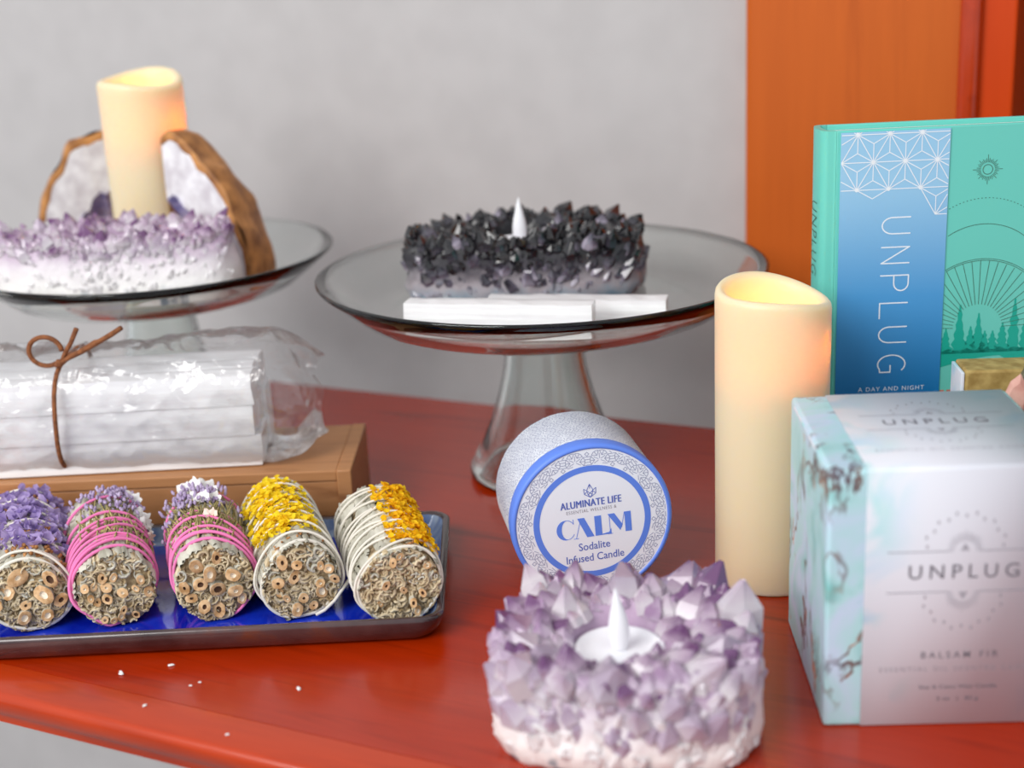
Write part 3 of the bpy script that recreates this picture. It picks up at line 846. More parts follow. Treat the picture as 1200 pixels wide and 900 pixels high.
def cluster(name, label, loc, rotz, hx, hy, h, rec, rc, recz, matrixm, kinds, ncry, size, seed, ledge, side_lo, group, back=0.0, mind=.55, cname='crystal', lenf=(.8, 1.3)):
    """a block of matrix with a round recess for a small candle, crystals grown over the top and upper sides"""
    rng = random.Random(seed)
    t = thing(name, label, 'crystal', loc, rotz, group)
    n = 72

    def outline(a, e=3.2):
        c, s = abs(math.cos(a)) + 1e-6, abs(math.sin(a)) + 1e-6
        r = ((c / hx) ** e + (s / hy) ** e) ** (-1 / e)
        return r * (1 + .07 * nz(math.cos(a) * 1.7 + seed, math.sin(a) * 1.7, 0) + .03 * nz(math.cos(a) * 5, math.sin(a) * 5, seed))

    def topz(x, y):
        return h * (1 + .18 * nz(x * 38, y * 38, seed)) + back * max(0, y) / hy
    rows = []
    rows.append([(.93 * outline(a) * math.cos(a) * .2, .93 * outline(a) * math.sin(a) * .2, 0) for a in [2 * PI * k / n for k in range(n)]])
    for f, rf in ((0, .95), (.06, .98), (.25, 1.0), (.5, 1.0), (.75, .99), (.92, .955), (1.0, .90)):
        row = []
        for k in range(n):
            a = 2 * PI * k / n; R = outline(a) * rf
            R *= 1 + .07 * nz(math.cos(a) * 6, math.sin(a) * 6, f * 5 + seed) + .045 * nz(math.cos(a) * 16, math.sin(a) * 16, f * 11)
            x, y = R * math.cos(a), R * math.sin(a)
            row.append((x, y, f * topz(x, y)))
        rows.append(row)
    for u in (.7, .4, .12):
        row = []
        for k in range(n):
            a = 2 * PI * k / n; R = outline(a) * .9
            x0, y0 = R * math.cos(a), R * math.sin(a); x1, y1 = rec[0] + rc * math.cos(a), rec[1] + rc * math.sin(a)
            x, y = x0 * u + x1 * (1 - u), y0 * u + y1 * (1 - u)
            row.append((x, y, topz(x, y) * (1.0 + .03 * rng.uniform(-1, 1))))
        rows.append(row)
    for rf, z in ((1.0, h * .93), (.985, recz + .002), (.95, recz), (.4, recz), (.02, recz)):
        rows.append([(rec[0] + rc * rf * math.cos(2 * PI * k / n), rec[1] + rc * rf * math.sin(2 * PI * k / n), z) for k in range(n)])
    b = MB(); b.grid(rows, True, True, False); b.build('matrix_rock', matrixm, t, smooth=True, angle=60)
    pts = []
    tries = 0
    fill = MB()
    while len(pts) < ncry + 420 and tries < 40000:
        tries += 1
        small = len(pts) >= ncry
        a = rng.uniform(0, 2 * PI) if rng.random() < .6 else rng.uniform(-PI, 0); R = outline(a)
        sz = size[0] + (size[1] - size[0]) * rng.random() ** 1.6 if not small else size[0] * rng.uniform(.6, 1.05)
        if rng.random() < (.35 if small else .62):
            u = math.sqrt(rng.random()) * .95
            x, y = u * R * math.cos(a), u * R * math.sin(a)
            d = math.hypot(x - rec[0], y - rec[1])
            if d < rc + sz * .18: continue
            z = topz(x, y) - sz * .35
            out = Vector((x / hx * .45, y / hy * .45, 1.0))
            if d < rc + sz: out += Vector((x - rec[0], y - rec[1], 0)).normalized() * .25
        else:
            f = rng.uniform(side_lo(a) * (.22 if small else 1), 1.0); x, y = .97 * R * math.cos(a), .97 * R * math.sin(a)
            z = f * topz(x, y) - sz * .1
            out = Vector((math.cos(a) * .85, math.sin(a) * .85, .55 + .8 * f))
            x -= math.cos(a) * sz * .3; y -= math.sin(a) * sz * .3
            sz *= .85
        p = Vector((x, y, z))
        if not small and any((p - q).length < mind * (sz + s2) * .5 for q, s2 in pts): continue
        pts.append((p, sz))
        out = out.normalized() + Vector([rng.uniform(-.38, .38) for _ in range(3)]); out.normalize()
        low = z < h * ledge
        me = rng.choice(CRY[kinds[1] if (low or rng.random() < .12) else kinds[0]])
        ln = sz * rng.uniform(*lenf)
        mtx = Matrix.Translation(p) @ out.to_track_quat('Z', 'Y').to_matrix().to_4x4() @ Matrix.Rotation(rng.uniform(0, 6), 4, 'Z') @ Matrix.Diagonal((sz, sz * rng.uniform(.75, 1), ln, 1))
        if small:
            me = CRY[kinds[1] if low else kinds[0]][len(pts) % 7]
            fill.add([v_.co for v_ in me.vertices], [tuple(f_.vertices) for f_ in me.polygons], mtx)
        else:
            o = bpy.data.objects.new(cname, me); COL.objects.link(o); o.parent = t; o.matrix_local = mtx
    fill.build('small_crystals', kinds[0] + '_bed', t, smooth=False, kind='stuff', recalc=False)
    return t


def tealight(label, loc, r, h, fh, bend):
    t = thing('flameless_tealight', label, 'candle', loc, 0, 'flameless white tea lights')
    b = MB(); b.lathe([(.0003, 0), (r * .95, 0), (r, .0008), (r, h - .0012), (r - .0006, h - .0002), (r - .0014, h), (r - .0024, h - .0004), (r - .004, h - .0016), (r * .5, h - .0018), (.0003, h - .0014)], 64)
    b.build('cup', 'plastic_white', t, smooth=True, angle=60)
    b = MB(); rows = []; n = 20; z0 = h - .0020
    for f, rf in ((0, .66), (.08, .80), (.2, .97), (.3, 1.0), (.42, .95), (.56, .78), (.7, .55), (.84, .32), (.94, .15), (1, .03)):
        rr = fh * .155 * rf
        rows.append([(rr * math.cos(2 * PI * k / n) + bend * f * f, rr * .8 * math.sin(2 * PI * k / n), z0 + f * fh) for k in range(n)])
    b.grid(rows, True, True, True); b.build('flame_tip', 'plastic_white', t, smooth=True)
    return t


cluster('amethyst_cluster', 'chunky purple amethyst candle holder with a white rock base in front of the tin', (.0395, .4985, 0), R_(-4), .0500, .0420, .0385, (-.003, -.004), .0185, .0205,
        'quartz_matrix', ('amethyst', 'amethyst_pale'), 240, (.0105, .0225), 11, .80, lambda a: .40 if math.sin(a) < 0 else .25, 'crystal cluster candle holders', back=.006, mind=.36, lenf=(.65, 1.1))
tealight('white flameless tea light sitting in the purple amethyst holder on the table', (.0368, .4945, .0207), .0178, .0145, .0265, -.0012)
cluster('black_crystal_cluster', 'black smoky crystal candle holder with a grey blue base on the glass stand', (.0125, .8060, .1012), R_(-3), .0670, .0320, .0350, (-.004, .002), .0185, .0160,
        'smoky_matrix', ('smoky', 'smoky_pale'), 290, (.0060, .0120), 5, .55, lambda a: .30, 'crystal cluster candle holders', back=.004, mind=.42, lenf=(.8, 1.3))
tealight('white flameless tea light sitting in the black crystal holder', (.0086, .8080, .1174), .0178, .0140, .0265, 0)
cluster('amethyst_cluster', 'pale amethyst crystal cluster with snowy white base beside the geodes on the glass stand', (-.2265, .8180, .1062), R_(-1), .0675, .0195, .0370, (0, .002), .006, .028,
        'quartz_matrix', ('amethyst', 'amethyst_pale'), 200, (.0060, .0125), 23, .80, lambda a: .75, 'crystal cluster candle holders', back=.004, mind=.45)


# ---------------------------------------------------------------- quarter geodes
def geode(label, loc, rotz, mirror, W, Hh, D, seed, tilt=0):
    t = thing('geode_bookend', label, 'geode', loc, 0, 'quarter geode bookends', rot=(tilt, 0, rotz))
    n = 28; sg = -1 if mirror else 1
    def ro(a): return 1 + .06 * nz(math.cos(a) * 3, math.sin(a) * 3, seed) + .02 * nz(a * 6, seed)
    def P(a, k, d): return (sg * W * k * ro(a) * math.cos(a), d, Hh * k * ro(a) * math.sin(a))
    A = [PI / 2 * i / n for i in range(n + 1)]
    # rind shell
    rows = []
    for j in range(13):
        ph = PI / 2 * j / 12
        rows.append([(sg * (W * ro(a) * math.cos(a) * (.08 + .92 * math.cos(ph)) * (1 + .05 * nz(a * 4, ph * 4, seed))), D * math.sin(ph) * (1 + .1 * nz(a * 3, ph * 3, seed + 4)), max(.0, Hh * ro(a) * math.sin(a) * (.08 + .92 * math.cos(ph)) * (1 + .05 * nz(a * 4, ph * 4, seed)))) for a in A])
    b = MB(); b.grid(rows, False)
    b.grid([[P(a, 1.0, 0) for a in A], [P(a, .97, -.0012) for a in A], [P(a, .94 + .025 * nz(a * 9, seed), -.0008) for a in A]], False)
    b.poly([r[-1] for r in rows] + [(0, D, 0), (0, 0, 0)]); b.poly([r[0] for r in rows] + [(0, D * .98, 0), (0, 0, 0)])
    b.build('rind', 'geode_rind', t, smooth=True, angle=60)
    b = MB(); ks = [.97, .94, .8, .68, .57]
    b.grid([[P(a, k * (1 + (.05 * nz(a * 7, k * 9, seed) if k < .9 else 0)), -.0006 - .001 * (k < .9) * abs(nz(a * 9, k * 20, 1))) for a in A] for k in ks], False)
    b.build('quartz_face', 'geode_quartz', t, smooth=True)
    b = MB(); b.grid([[P(a, k * (1 + (.05 * nz(a * 7, .57 * 9, seed) if k > .45 else 0)), d + .002 * nz(a * 9, k * 20, 2)) for a in A] for k, d in ((.58, -.0012), (.53, .003), (.40, .010), (.24, .0145), (.02, .016))], False)
    b.build('crystal_hollow', 'geode_cavity', t, smooth=False)
    return t


geode('quarter geode with a flat white quartz face, standing behind the pillar candle', (-.2500, .9200, .1030), R_(24), True, .054, .0900, .040, 3)
geode('quarter geode with thick orange brown rind curving down, beside the pillar candle', (-.2050, .8690, .1035), R_(-32), False, .0620, .0895, .057, 9)

# ---------------------------------------------------------------- selenite sticks on the stand
def stick(label, x0, y0, x1, y1, z, wd, ht, seed, group):
    rng = random.Random(seed)
    d = Vector((x1 - x0, y1 - y0, 0)); L = d.length
    rows = []
    for k in range(15):
        f = k / 14; j = [rng.uniform(-.0003, .0003) for _ in range(8)]
        prof = [(-wd / 2, 0), (wd / 2, 0), (wd / 2, ht * .5), (wd / 2 - .0006, ht), (wd * .12, ht + .0003), (-wd / 2 + .0008, ht), (-wd / 2, ht * .55)]
        ex = rng.uniform(-.0012, .0012) if k in (0, 14) else 0
        rows.append([(f * L + ex * i / 6, y + j[i] * .7, zz + (j[i + 1] if zz > 0 else 0)) for i, (y, zz) in enumerate(prof)])
    b = MB(); b.grid(rows, True, True, True)
    o = b.build('selenite_stick', 'selenite', None, smooth=False); o.location = (x0, y0, z); o.rotation_euler = (0, 0, math.atan2(d.y, d.x))
    return tag(o, label, 'crystal', group)


stick('white selenite stick at the rim of the glass stand, in front of the other stick', -.0525, .7290, .0430, .7060, .1010, .0145, .0170, 1, 'selenite sticks on the stand')
stick('white selenite stick lying between the black crystals and the front stick', -.0105, .7500, .0835, .7300, .1010, .0150, .0118, 2, 'selenite sticks on the stand')

# ---------------------------------------------------------------- wooden box
WB = .036
wb = thing('wooden_box', 'flat light brown wooden box under the wrapped white selenite sticks', 'box', (-.0862, .6985, 0), R_(-1.2))
WL, WDp = .36, .0735
b = MB(); b.box((-WL / 2 - .0035, WDp / 2, WB - .003), (WL - .0085, WDp, .006)); b.build('top_board', 'oak_box', wb, bevel=.0008, angle=40)
b = MB(); b.box((-WL / 2 - .0035, .004, (WB - .0062) / 2), (WL - .0085, .0065, WB - .0062)); b.build('front_board', 'oak_box', wb, bevel=.0008, angle=40)
b = MB(); b.box((-WL / 2 - .0035, WDp - .004, (WB - .0062) / 2), (WL - .0085, .0065, WB - .0062)); b.build('back_board', 'oak_box', wb, bevel=.0008, angle=40)
for x in (-.0040, -WL - .0035):
    b = MB(); b.box((x, WDp / 2, WB / 2 + .0002), (.0078, WDp + .0014, WB)); b.build('end_board', 'oak_box', wb, bevel=.0008, angle=40)

# ---------------------------------------------------------------- wrapped selenite: sticks, bag, cord
rng = random.Random(3)
sq = .0166
bag_yaw = R_(2.0)
for k in range(3):
    for j in range(3):
        x1 = -.1335 - rng.uniform(0, .004) - .001 * k; y = .7165 + j * (sq + .0002); z = WB + .0009 + k * (sq + .0001)
        x0 = x1 - .185
        where = {0: 'bottom', 1: 'middle', 2: 'top'}[k] + ' layer ' + {0: 'nearest the herb bundles', 1: 'in the centre', 2: 'nearest the wall'}[j]
        dy = math.tan(bag_yaw) * (x1 - x0)
        stick('white selenite stick in the clear bag, ' + where, x0, y + .001 - dy * .3, x1, y + .001 + dy * .2, z, sq - .0003, sq - .0002, 20 + k * 3 + j, 'selenite sticks in the bag')

bag = thing('plastic_bag', 'crinkled clear plastic bag around white selenite sticks, tied with brown cord', 'bag', (-.2300, .7340, WB + .0001))
rows = []; NS, NV = 150, 96
for i in range(NS + 1):
    f = i / NS; x = -.110 + f * .2350
    xe = max(0, (x - .0990) / .026)           # 0 inside, 1 at the crimped end
    row = []
    hy = .0305; hz = .0300
    for k in range(NV):
        a = 2 * PI * k / NV
        c, s = math.cos(a), math.sin(a)
        e = 3.6
        r = (abs(c / hy) ** e + abs(s / hz) ** e) ** (-1 / e)
        cr = .5 + .5 * nz(x * 75, c * 2.6, s * 2.6)
        rid = 1 - abs(nz(x * 46 + 3, c * 2.2 + 5, s * 2.2)) * 2
        up = max(0, s)
        rid2 = 1 - abs(nz(x * 130 + 1, c * 5 + 2, s * 5)) * 2.2
        r += .0017 * (rid - .2) * (.6 + .8 * up) + .0012 * cr + .0007 * rid2
        y, z = r * c, r * s
        if s > 0: z += .0026 * up * (.5 + nz(x * 25, y * 60, 7)) + .004 * up * max(0, nz(x * 18, 2, 4)) + .006 * up * max(0, c) * min(1, max(0, (x - .03) / .05))
        tie = math.exp(-((x + .004) / .010) ** 2)
        z *= 1 - .05 * tie * (s > 0); y *= 1 - .04 * tie
        if xe > 0:
            q = min(1, xe); y *= 1 - .30 * q * q; z = z * (1 - .38 * q * q) - .003 * q + .005 * q * nz(x * 80, a * 2, 3)
            y += .006 * q * nz(x * 60, a * 1.5, 9)
        xx = x + (.007 * xe * nz(a * 1.3, 4, 1) if xe > 0 else 0)
        row.append((xx, y, max(.0305 + z, .0002)))
    rows.append(row)
b = MB(); b.grid(rows, True)
b.build('film', 'clear_film', bag, smooth=True)
# brown cord tied round it
cz = .0305
loop = []
for k in range(40):
    a = 2 * PI * k / 40; c, s = math.cos(a), math.sin(a); e = 3.2
    r = (abs(c / .0328) ** e + abs(s / .0300) ** e) ** (-1 / e)
    loop.append((-.006 + .002 * s + .0015 * c, r * c, max(cz + r * s + .0006, .0011)))
b = MB(); b.tube(loop, .0013, 8, True)
cord = thing('cord_tie', 'brown suede cord knotted in a bow around the plastic bag', 'cord', (-.2300, .7340, WB + .0001))
b.build('cord_loop', 'suede_cord', cord)
K = Vector((-.0040, -.0225, .0615))
b = MB(); b.tube([K + Vector((.0085 * math.cos(a) - .0055 - .001, -.001 * math.sin(a), .0080 * math.sin(a) + .0068)) for a in [R_(-60) - R_(300) * i / 30 for i in range(31)]], .0013, 8); b.build('bow_loop', 'suede_cord', cord)
b = MB(); b.tube([K + Vector(p) for p in ((.001, 0, 0), (.004, -.001, .006), (.0075, -.001, .011), (.0115, -.001, .0185))], [.0014, .0013, .0013, .0014], 8); b.build('cord_end', 'suede_cord', cord)
b = MB(); b.tube([K + Vector(p) for p in ((-.001, 0, -.0006), (.006, -.001, .0035), (.013, -.001, .0065), (.0205, -.001, .0105), (.0225, -.001, .0112), (.028, -.001, .0140), (.0345, -.001, .0178))], [.0018, .0024, .0026, .0029, .0022, .0024, .0022], 8, flat=.6); b.build('cord_end', 'suede_cord', cord)
b = MB(); b.tube([K + Vector(p) for p in ((-.0025, .001, -.0012), (0, -.0012, .0004), (.0028, .001, .0012))], [.0012, .0024, .0012], 10); b.build('knot', 'suede_cord', cord)

# ---------------------------------------------------------------- ceramic tray
tray = thing('ceramic_tray', 'long rectangular cobalt blue glazed tray with a brown rim holding herb bundles', 'tray', (-.1462, .6315, 0), R_(.3))
THX, THY = .1112, .0630
def ring(ins, z, rad): return [(x, y, z) for x, y in rrect(THX - ins, THY - ins, rad, 8)]
b = MB(); b.grid([ring(.0065, .0002, .010), ring(.0040, .0020, .011), ring(.0012, .0075, .011), ring(.0002, .0105, .011), ring(.0004, .0122, .011), ring(.0016, .0130, .010), ring(.0032, .0127, .009), ring(.0040, .0118, .009)], True, True, False); b.build('rim_and_foot', 'brown_glaze', tray, smooth=True)
b = MB(); b.grid([ring(.0040, .0119, .009), ring(.0060, .0080, .008), ring(.0080, .0050, .007), ring(.0100, .0042, .006)], True); b.build('inner_wall', 'pale_glaze', tray, smooth=True)
b = MB(); b.grid([ring(.0100, .0042, .006), ring(.0180, .0038, .004), ring(.0500, .0037, .002)], True, False, True); b.build('tray_floor', 'cobalt_glaze', tray, smooth=True)


# ---------------------------------------------------------------- herb bundles
def leafstrip(mb, p, d, nrm, L, wd, rng, curl=.4):
    side = d.cross(nrm).normalized(); n = 6; rows = []
    for i in range(n):
        f = i / (n - 1); ww = wd * (.25 + .75 * math.sin(PI * min(1, .12 + .82 * f))) * .5
        c = p + d * (f - .5) * L + nrm * (math.sin(f * PI) * .0006 + rng.uniform(-.0002, .0003))
        rows.append([c - side * ww + nrm * ww * curl * -1, c + nrm * .0004, c + side * ww + nrm * ww * curl * -1])
    mb.grid(rows, False)


def ruffle(mb, p, nrm, r, rng, n=7, cup=.6):
    """small papery floret: a crumpled fan"""
    u = nrm.orthogonal().normalized(); v = nrm.cross(u); a0 = rng.uniform(0, 6)
    pts = [p - nrm * r * .4]
    for i in range(n):
        a = a0 + 2 * PI * i / n; k = r * rng.uniform(.65, 1.15)
        pts.append(p + (u * math.cos(a) + v * math.sin(a)) * k + nrm * (cup * r * rng.uniform(-.1, .9)))
    mb.add(pts, [(0, i + 1, (i + 1) % n + 1) for i in range(n)])


def bundle(label, front, back, r, seed, kind):
    rng = random.Random(seed)
    fx, fy = front; L = math.hypot(back[0] - fx, back[1] - fy); yaw = math.atan2(-(back[0] - fx), back[1] - fy)
    t = thing('herb_bundle', label, 'herb bundle', (fx, fy, .0041), yaw, 'dried herb bundles on the tray')
    sq_ = lambda a: 1 + .045 * math.cos(2 * a + seed) + .03 * math.cos(3 * a + seed * 2)

    def S(a, y, k=1.0):
        """surface point: a = 0 right, pi/2 top"""
        e = 1 - .10 * max(0, (y / L - .8) / .2) ** 2
        rr = r * sq_(a) * k * e
        return Vector((rr * math.cos(a), y, max(r + rr * math.sin(a), .0004)))

    def Nn(a): return Vector((math.cos(a), 0, math.sin(a)))
    # core
    b = MB(); n = 40
    rows = [[S(2 * PI * k / n, y, kk * (1 + .03 * nz(k * .7, y * 200, seed))) for k in range(n)] for y, kk in ((.0004, .80), (.0006, .95), (.006, .97), (.03, .95), (L * .6, .95), (L * .9, .93), (L - .001, .8))]
    b.grid(rows, True, True, True); b.build('herb_core', 'bundle_core', t, smooth=True)
    # wrapping leaves
    b = MB()
    for i in range(230):
        a = rng.uniform(-.35, PI + .35) if rng.random() < .85 else rng.uniform(0, 2 * PI); y = rng.uniform(.004, L - .006)
        d = Vector((rng.uniform(-.22, .22), 1, rng.uniform(-.05, .05)))
        nn = Nn(a); d = (d - nn * d.dot(nn)).normalized()
        LL = min(rng.uniform(.014, .030), 2 * min(y, L - y) + .004)
        leafstrip(b, S(a, y, 1.0 + rng.uniform(-.01, .03)), d, nn, LL, rng.uniform(.0028, .0062), rng)
    b.build('sage_leaves', 'sage_leaf', t, smooth=True, kind='stuff')
    # leaf tips sticking out at the back end
    b = MB()
    for i in range(26):
        a = rng.uniform(.1, PI - .1); k = rng.uniform(.3, .95)
        leafstrip(b, S(a, L - .003, k), Vector((rng.uniform(-.3, .3), 1, rng.uniform(0, .4))).normalized(), Nn(a), rng.uniform(.010, .016), rng.uniform(.004, .007), rng)
    b.build('leaf_tips', 'sage_leaf', t, smooth=True, kind='stuff')
    # cut stems at the front
    stems = []
    ns = {'purple': 9, 'pink1': 17, 'pink2': 12, 'yellow1': 14, 'yellow2': 9}[kind]
    big = {'purple': (.0024, .0044), 'pink1': (.0016, .0025), 'pink2': (.0025, .0041), 'yellow1': (.0018, .0029), 'yellow2': (.0014, .0022)}[kind]
    tries = 0
    while len(stems) < ns and tries < 3000:
        tries += 1
        a = rng.uniform(0, 2 * PI); k = math.sqrt(rng.random()) * .86; sr = rng.uniform(*big)
        x, z = r * k * math.cos(a), r + r * k * math.sin(a)
        if math.hypot(x, z - r) + sr > r * .98 or z - sr < .0008: continue
        if any(math.hypot(x - q[0], z - q[1]) < (sr + q[2]) * 1.02 for q in stems): continue
        stems.append((x, z, sr))
    for x, z, sr in stems:
        ln = rng.uniform(.0005, .0035); tx, tz = rng.uniform(-.10, .10), rng.uniform(-.05, .12)
        b = MB(); m = 14; hole = rng.uniform(.2, .48)
        wp = rng.uniform(0, 6); we = rng.uniform(.04, .2); wob = [1 + .07 * rng.uniform(-1, 1) + we * math.cos(2 * (2 * PI * k / m) + wp) for k in range(m)]; ln = ln * 1.0 + rng.uniform(0, .0012); sl1, sl2 = rng.uniform(-.35, .35), rng.uniform(-.1, .5)
        def rg(rr, y): return [(x + tx * (.01 - y) * .5 + rr * wob[k] * math.cos(2 * PI * k / m), y + (rr * (sl1 * math.cos(2 * PI * k / m) + sl2 * math.sin(2 * PI * k / m)) if y < .005 else 0), z + tz * (.01 - y) * .5 + rr * wob[k] * math.sin(2 * PI * k / m)) for k in range(m)]
        b.grid([rg(sr, .008), rg(sr, -ln + .0003)]); b.cur = 1
        b.grid([rg(sr, -ln + .0003), rg(sr * .92, -ln), rg(sr * hole * 1.1, -ln + .0001)]); b.cur = 2
        b.grid([rg(sr * hole * 1.1, -ln + .0001), rg(sr * hole * .9, -ln + .0012), rg(sr * .02, -ln + .0013)])
        b.build('stem', ['stem_bark', 'stem_wood', 'stem_hole' if rng.random() < .45 else 'pith'], t, smooth=True, angle=50)
    # curled cut leaf ends between the stems
    b = MB(); pale = MB()
    for i in range({'yellow2': 330}.get(kind, 270)):
        a = rng.uniform(0, 2 * PI); k = math.sqrt(rng.random()) * 1.0
        x, z = r * k * math.cos(a), r + r * k * math.sin(a)
        if any(math.hypot(x - q[0], z - q[1]) < q[2] * 1.05 for q in stems) or z < .001: continue
        cr = rng.uniform(.0007, .0026); a0 = rng.uniform(0, 6); da = rng.uniform(1.2, 4.2); m = 7; th = rng.uniform(.00028, .0006)
        yf = rng.uniform(-.0016, .0002); rows = []
        for ii in range(m):
            aa = a0 + da * ii / (m - 1); q = cr * (1 + .25 * ii / m)
            cxx, czz = math.cos(aa), math.sin(aa)
            X, Z = x + (q * cxx - cr * math.cos(a0 + da / 2)), z + (q * czz - cr * math.sin(a0 + da / 2))
            X2, Z2 = X + th * cxx * 2, Z + th * czz * 2
            kk = math.hypot(X2, Z2 - r) / (r * 1.0)
            if kk > 1: X, Z, X2, Z2 = X / kk, r + (Z - r) / kk, X2 / kk, r + (Z2 - r) / kk
            yj = yf + rng.uniform(-.0003, .0003)
            rows.append([(X, .006, max(Z, .0005)), (X, yj, max(Z, .0005)), (X2, yj, max(Z2, .0005)), (X2, .006, max(Z2, .0005))])
        (pale if rng.random() < .3 and z > r else b).grid(rows, False)
    b.build('cut_leaf_ends', 'sage_cut', t, smooth=True, kind='stuff')
    pale.build('pale_leaf_ends', 'sage_leaf', t, smooth=True, kind='stuff')
    # flowers
    T0 = PI / 2
    if kind in ('yellow1', 'yellow2'):
        ctr = 1.75 if kind == 'yellow1' else 1.0; sp = .85 if kind == 'yellow1' else .62
        rowsn = 6
        for rw in range(rowsn):
            b = MB(); y0 = .012 + (L - .017) * (rw + .5) / rowsn if kind == 'yellow1' else .004 + (L - .010) * (rw + .5) / rowsn
            if kind == 'yellow1' and rw == 0: y0 += .004
            for i in range(105):
                a = min(max(rng.gauss(ctr, sp * .5), ctr - sp), ctr + sp); y = y0 + rng.gauss(0, .0032) - .004 * (a - ctr) * (.5 if kind == 'yellow2' else -.2)
                if not 0 < y < L + .002: continue
                ruffle(b, S(a, y, 1.04) + Nn(a) * rng.uniform(0, .0032), (Nn(a) + Vector([rng.uniform(-.5, .5) for _ in range(3)])).normalized(), rng.uniform(.0012, .0022), rng, 7)
            b.build('flower_cluster', 'yellow_bloom' if kind == 'yellow1' else 'amber_bloom', t, smooth=False)
        b = MB()
        for i in range(70):
            a = rng.gauss(ctr, sp * .5); y = rng.uniform(.004, L - .004); p = S(a, y, 1.0)
            b.tube([p, p + Vector((rng.uniform(-.003, .003), rng.uniform(-.006, .006), .0006)) + Nn(a) * .0012], .0005, 5)
        b.build('dry_stalks', 'dry_calyx', t, smooth=True, kind='stuff')
    if kind == 'purple':
        for rw in range(5):
            b = MB(); y0 = .016 + (L - .020) * (rw + .5) / 5
            for i in range(46):
                a = rng.gauss(1.35, .55); y = y0 + rng.gauss(0, .004)
                if not .008 < y < L: continue
                ruffle(b, S(a, y, 1.04) + Nn(a) * rng.uniform(.0, .0030), (Nn(a) + Vector([rng.uniform(-.7, .7) for _ in range(3)])).normalized(), rng.uniform(.0020, .0040), rng, 8, .8)
            b.build('flower_cluster', 'statice', t, smooth=False)
        b = MB()
        for i in range(150):
            a = rng.gauss(1.25, .5); y = rng.uniform(.003, L * .95); p = S(a, y, 1.0)
            b.tube([p, p + Vector((rng.uniform(-.002, .002), rng.uniform(-.006, .006), 0)) + Nn(a) * rng.uniform(.0005, .0025)], [.0006, .0010], 5)
        b.build('dry_stalks', 'dry_calyx', t, smooth=True, kind='stuff')
    if kind in ('pink1', 'pink2'):
        ctr = 1.15 if kind == 'pink1' else 1.55
        b = MB(); g = MB()
        for i in range(120 if kind == 'pink2' else 90):
            a = rng.gauss(ctr, .55); y = rng.uniform(.008, L * .62); p = S(a, y, 1.0) + Nn(a) * rng.uniform(0, .0016)
            d = Vector((rng.uniform(-.35, .35), 1, 0)); nn = Nn(a); d = (d - nn * d.dot(nn)).normalized(); ln = rng.uniform(.012, .026)
            b.tube([p, p + d * ln * .5 + nn * .0008, p + d * ln + nn * .0012], .00045, 5)
        b.build('flower_stalks', 'green_stalk', t, smooth=True, kind='stuff')
        for i in range(170):
            a = rng.gauss(ctr + (.35 if kind == 'pink2' and rng.random() < .6 else 0), .6); y = L * rng.uniform(.58, 1.03); p = S(a, min(y, L), 1.02) + Nn(a) * rng.uniform(0, .0042); p.y = y
            d = Vector((rng.uniform(-.5, .5), 1, rng.uniform(-.2, .8))).normalized(); ln = rng.uniform(.0025, .0045)
            g.tube([p, p + d * ln * .35, p + d * ln * .8, p + d * ln], [.0003, .0009, .0007, .0002], 6)
        g.build('lavender_buds', 'lavender', t, smooth=True, kind='stuff')
        g = MB()
        for i in range(60):
            a = rng.gauss(ctr + .5, .4); y = L * rng.uniform(.3, .9)
            ruffle(g, S(a, y, 1.02) + Nn(a) * rng.uniform(0, .002), (Nn(a) + Vector([rng.uniform(-.6, .6) for _ in range(3)])).normalized(), rng.uniform(.0008, .0015), rng, 6)
        g.build('green_florets', 'green_stalk', t, smooth=False, kind='stuff')
        spots = [(.55, .70, .0050), (.42, .62, .0048), (.30, .66, .0040), (.25, .50, .0034), (.75, .93, .005)] if kind == 'pink1' else [(1.75, .97, .0062), (1.35, .98, .0056), (1.6, .72, .0050), (1.3, .74, .0042), (1.45, .42, .0036), (1.9, 1.0, .004)]
        for k, (a, yf, pr2) in enumerate(spots):
            g = MB(); p = S(a, yf * L, 1.03) + Nn(a) * .0022; nn = (Nn(a) + Vector((rng.uniform(-.4, .4), -.45, .2))).normalized()
            for q in range(4):
                u = nn.orthogonal().normalized(); u.rotate(Matrix.Rotation(q * 1.6 + rng.uniform(0, .5), 3, nn))
                v = nn.cross(u); rows = []
                for i in range(5):
                    f = i / 4; ww = pr2 * .55 * math.sin(PI * (.12 + .8 * f)) ** .7
                    rows.append([p + u * pr2 * f + v * ww * s_ + nn * (.0012 * math.sin(f * 3 + s_ * 2 + q) + .0012 * f) for s_ in (-1, -.3, .4, 1)])
                g.grid(rows, False)
            g.build('petals', 'blush_petal' if (k == 3 and kind == 'pink1') or (k == 4 and kind == 'pink2') else 'white_petal', t, smooth=True)
    # string
    b = MB()

    def wrap(y0, tiltc, tilts, k=1.02, rad=.00085, turns=1.0, lift=.0006, a0=-.5):
        pts = []
        m = int(56 * turns)
        for i in range(m + 1):
            a = a0 + 2 * PI * turns * i / m
            y = y0 + tiltc * math.cos(a) + tilts * math.sin(a) + .0004 * nz(a * 3, y0 * 900, seed)
            y = min(max(y, -.0008), L - .001)
            sm = min(1, max(0, (math.sin(a) + .75) / .75)); sm = sm * sm * (3 - 2 * sm)
            p = S(a, y, .965 + (k - .965) * sm); p += Nn(a) * lift * (.2 + .8 * sm); p.z = max(p.z, .0012)
            pts.append(p)
        b.tube(pts, rad, 7)
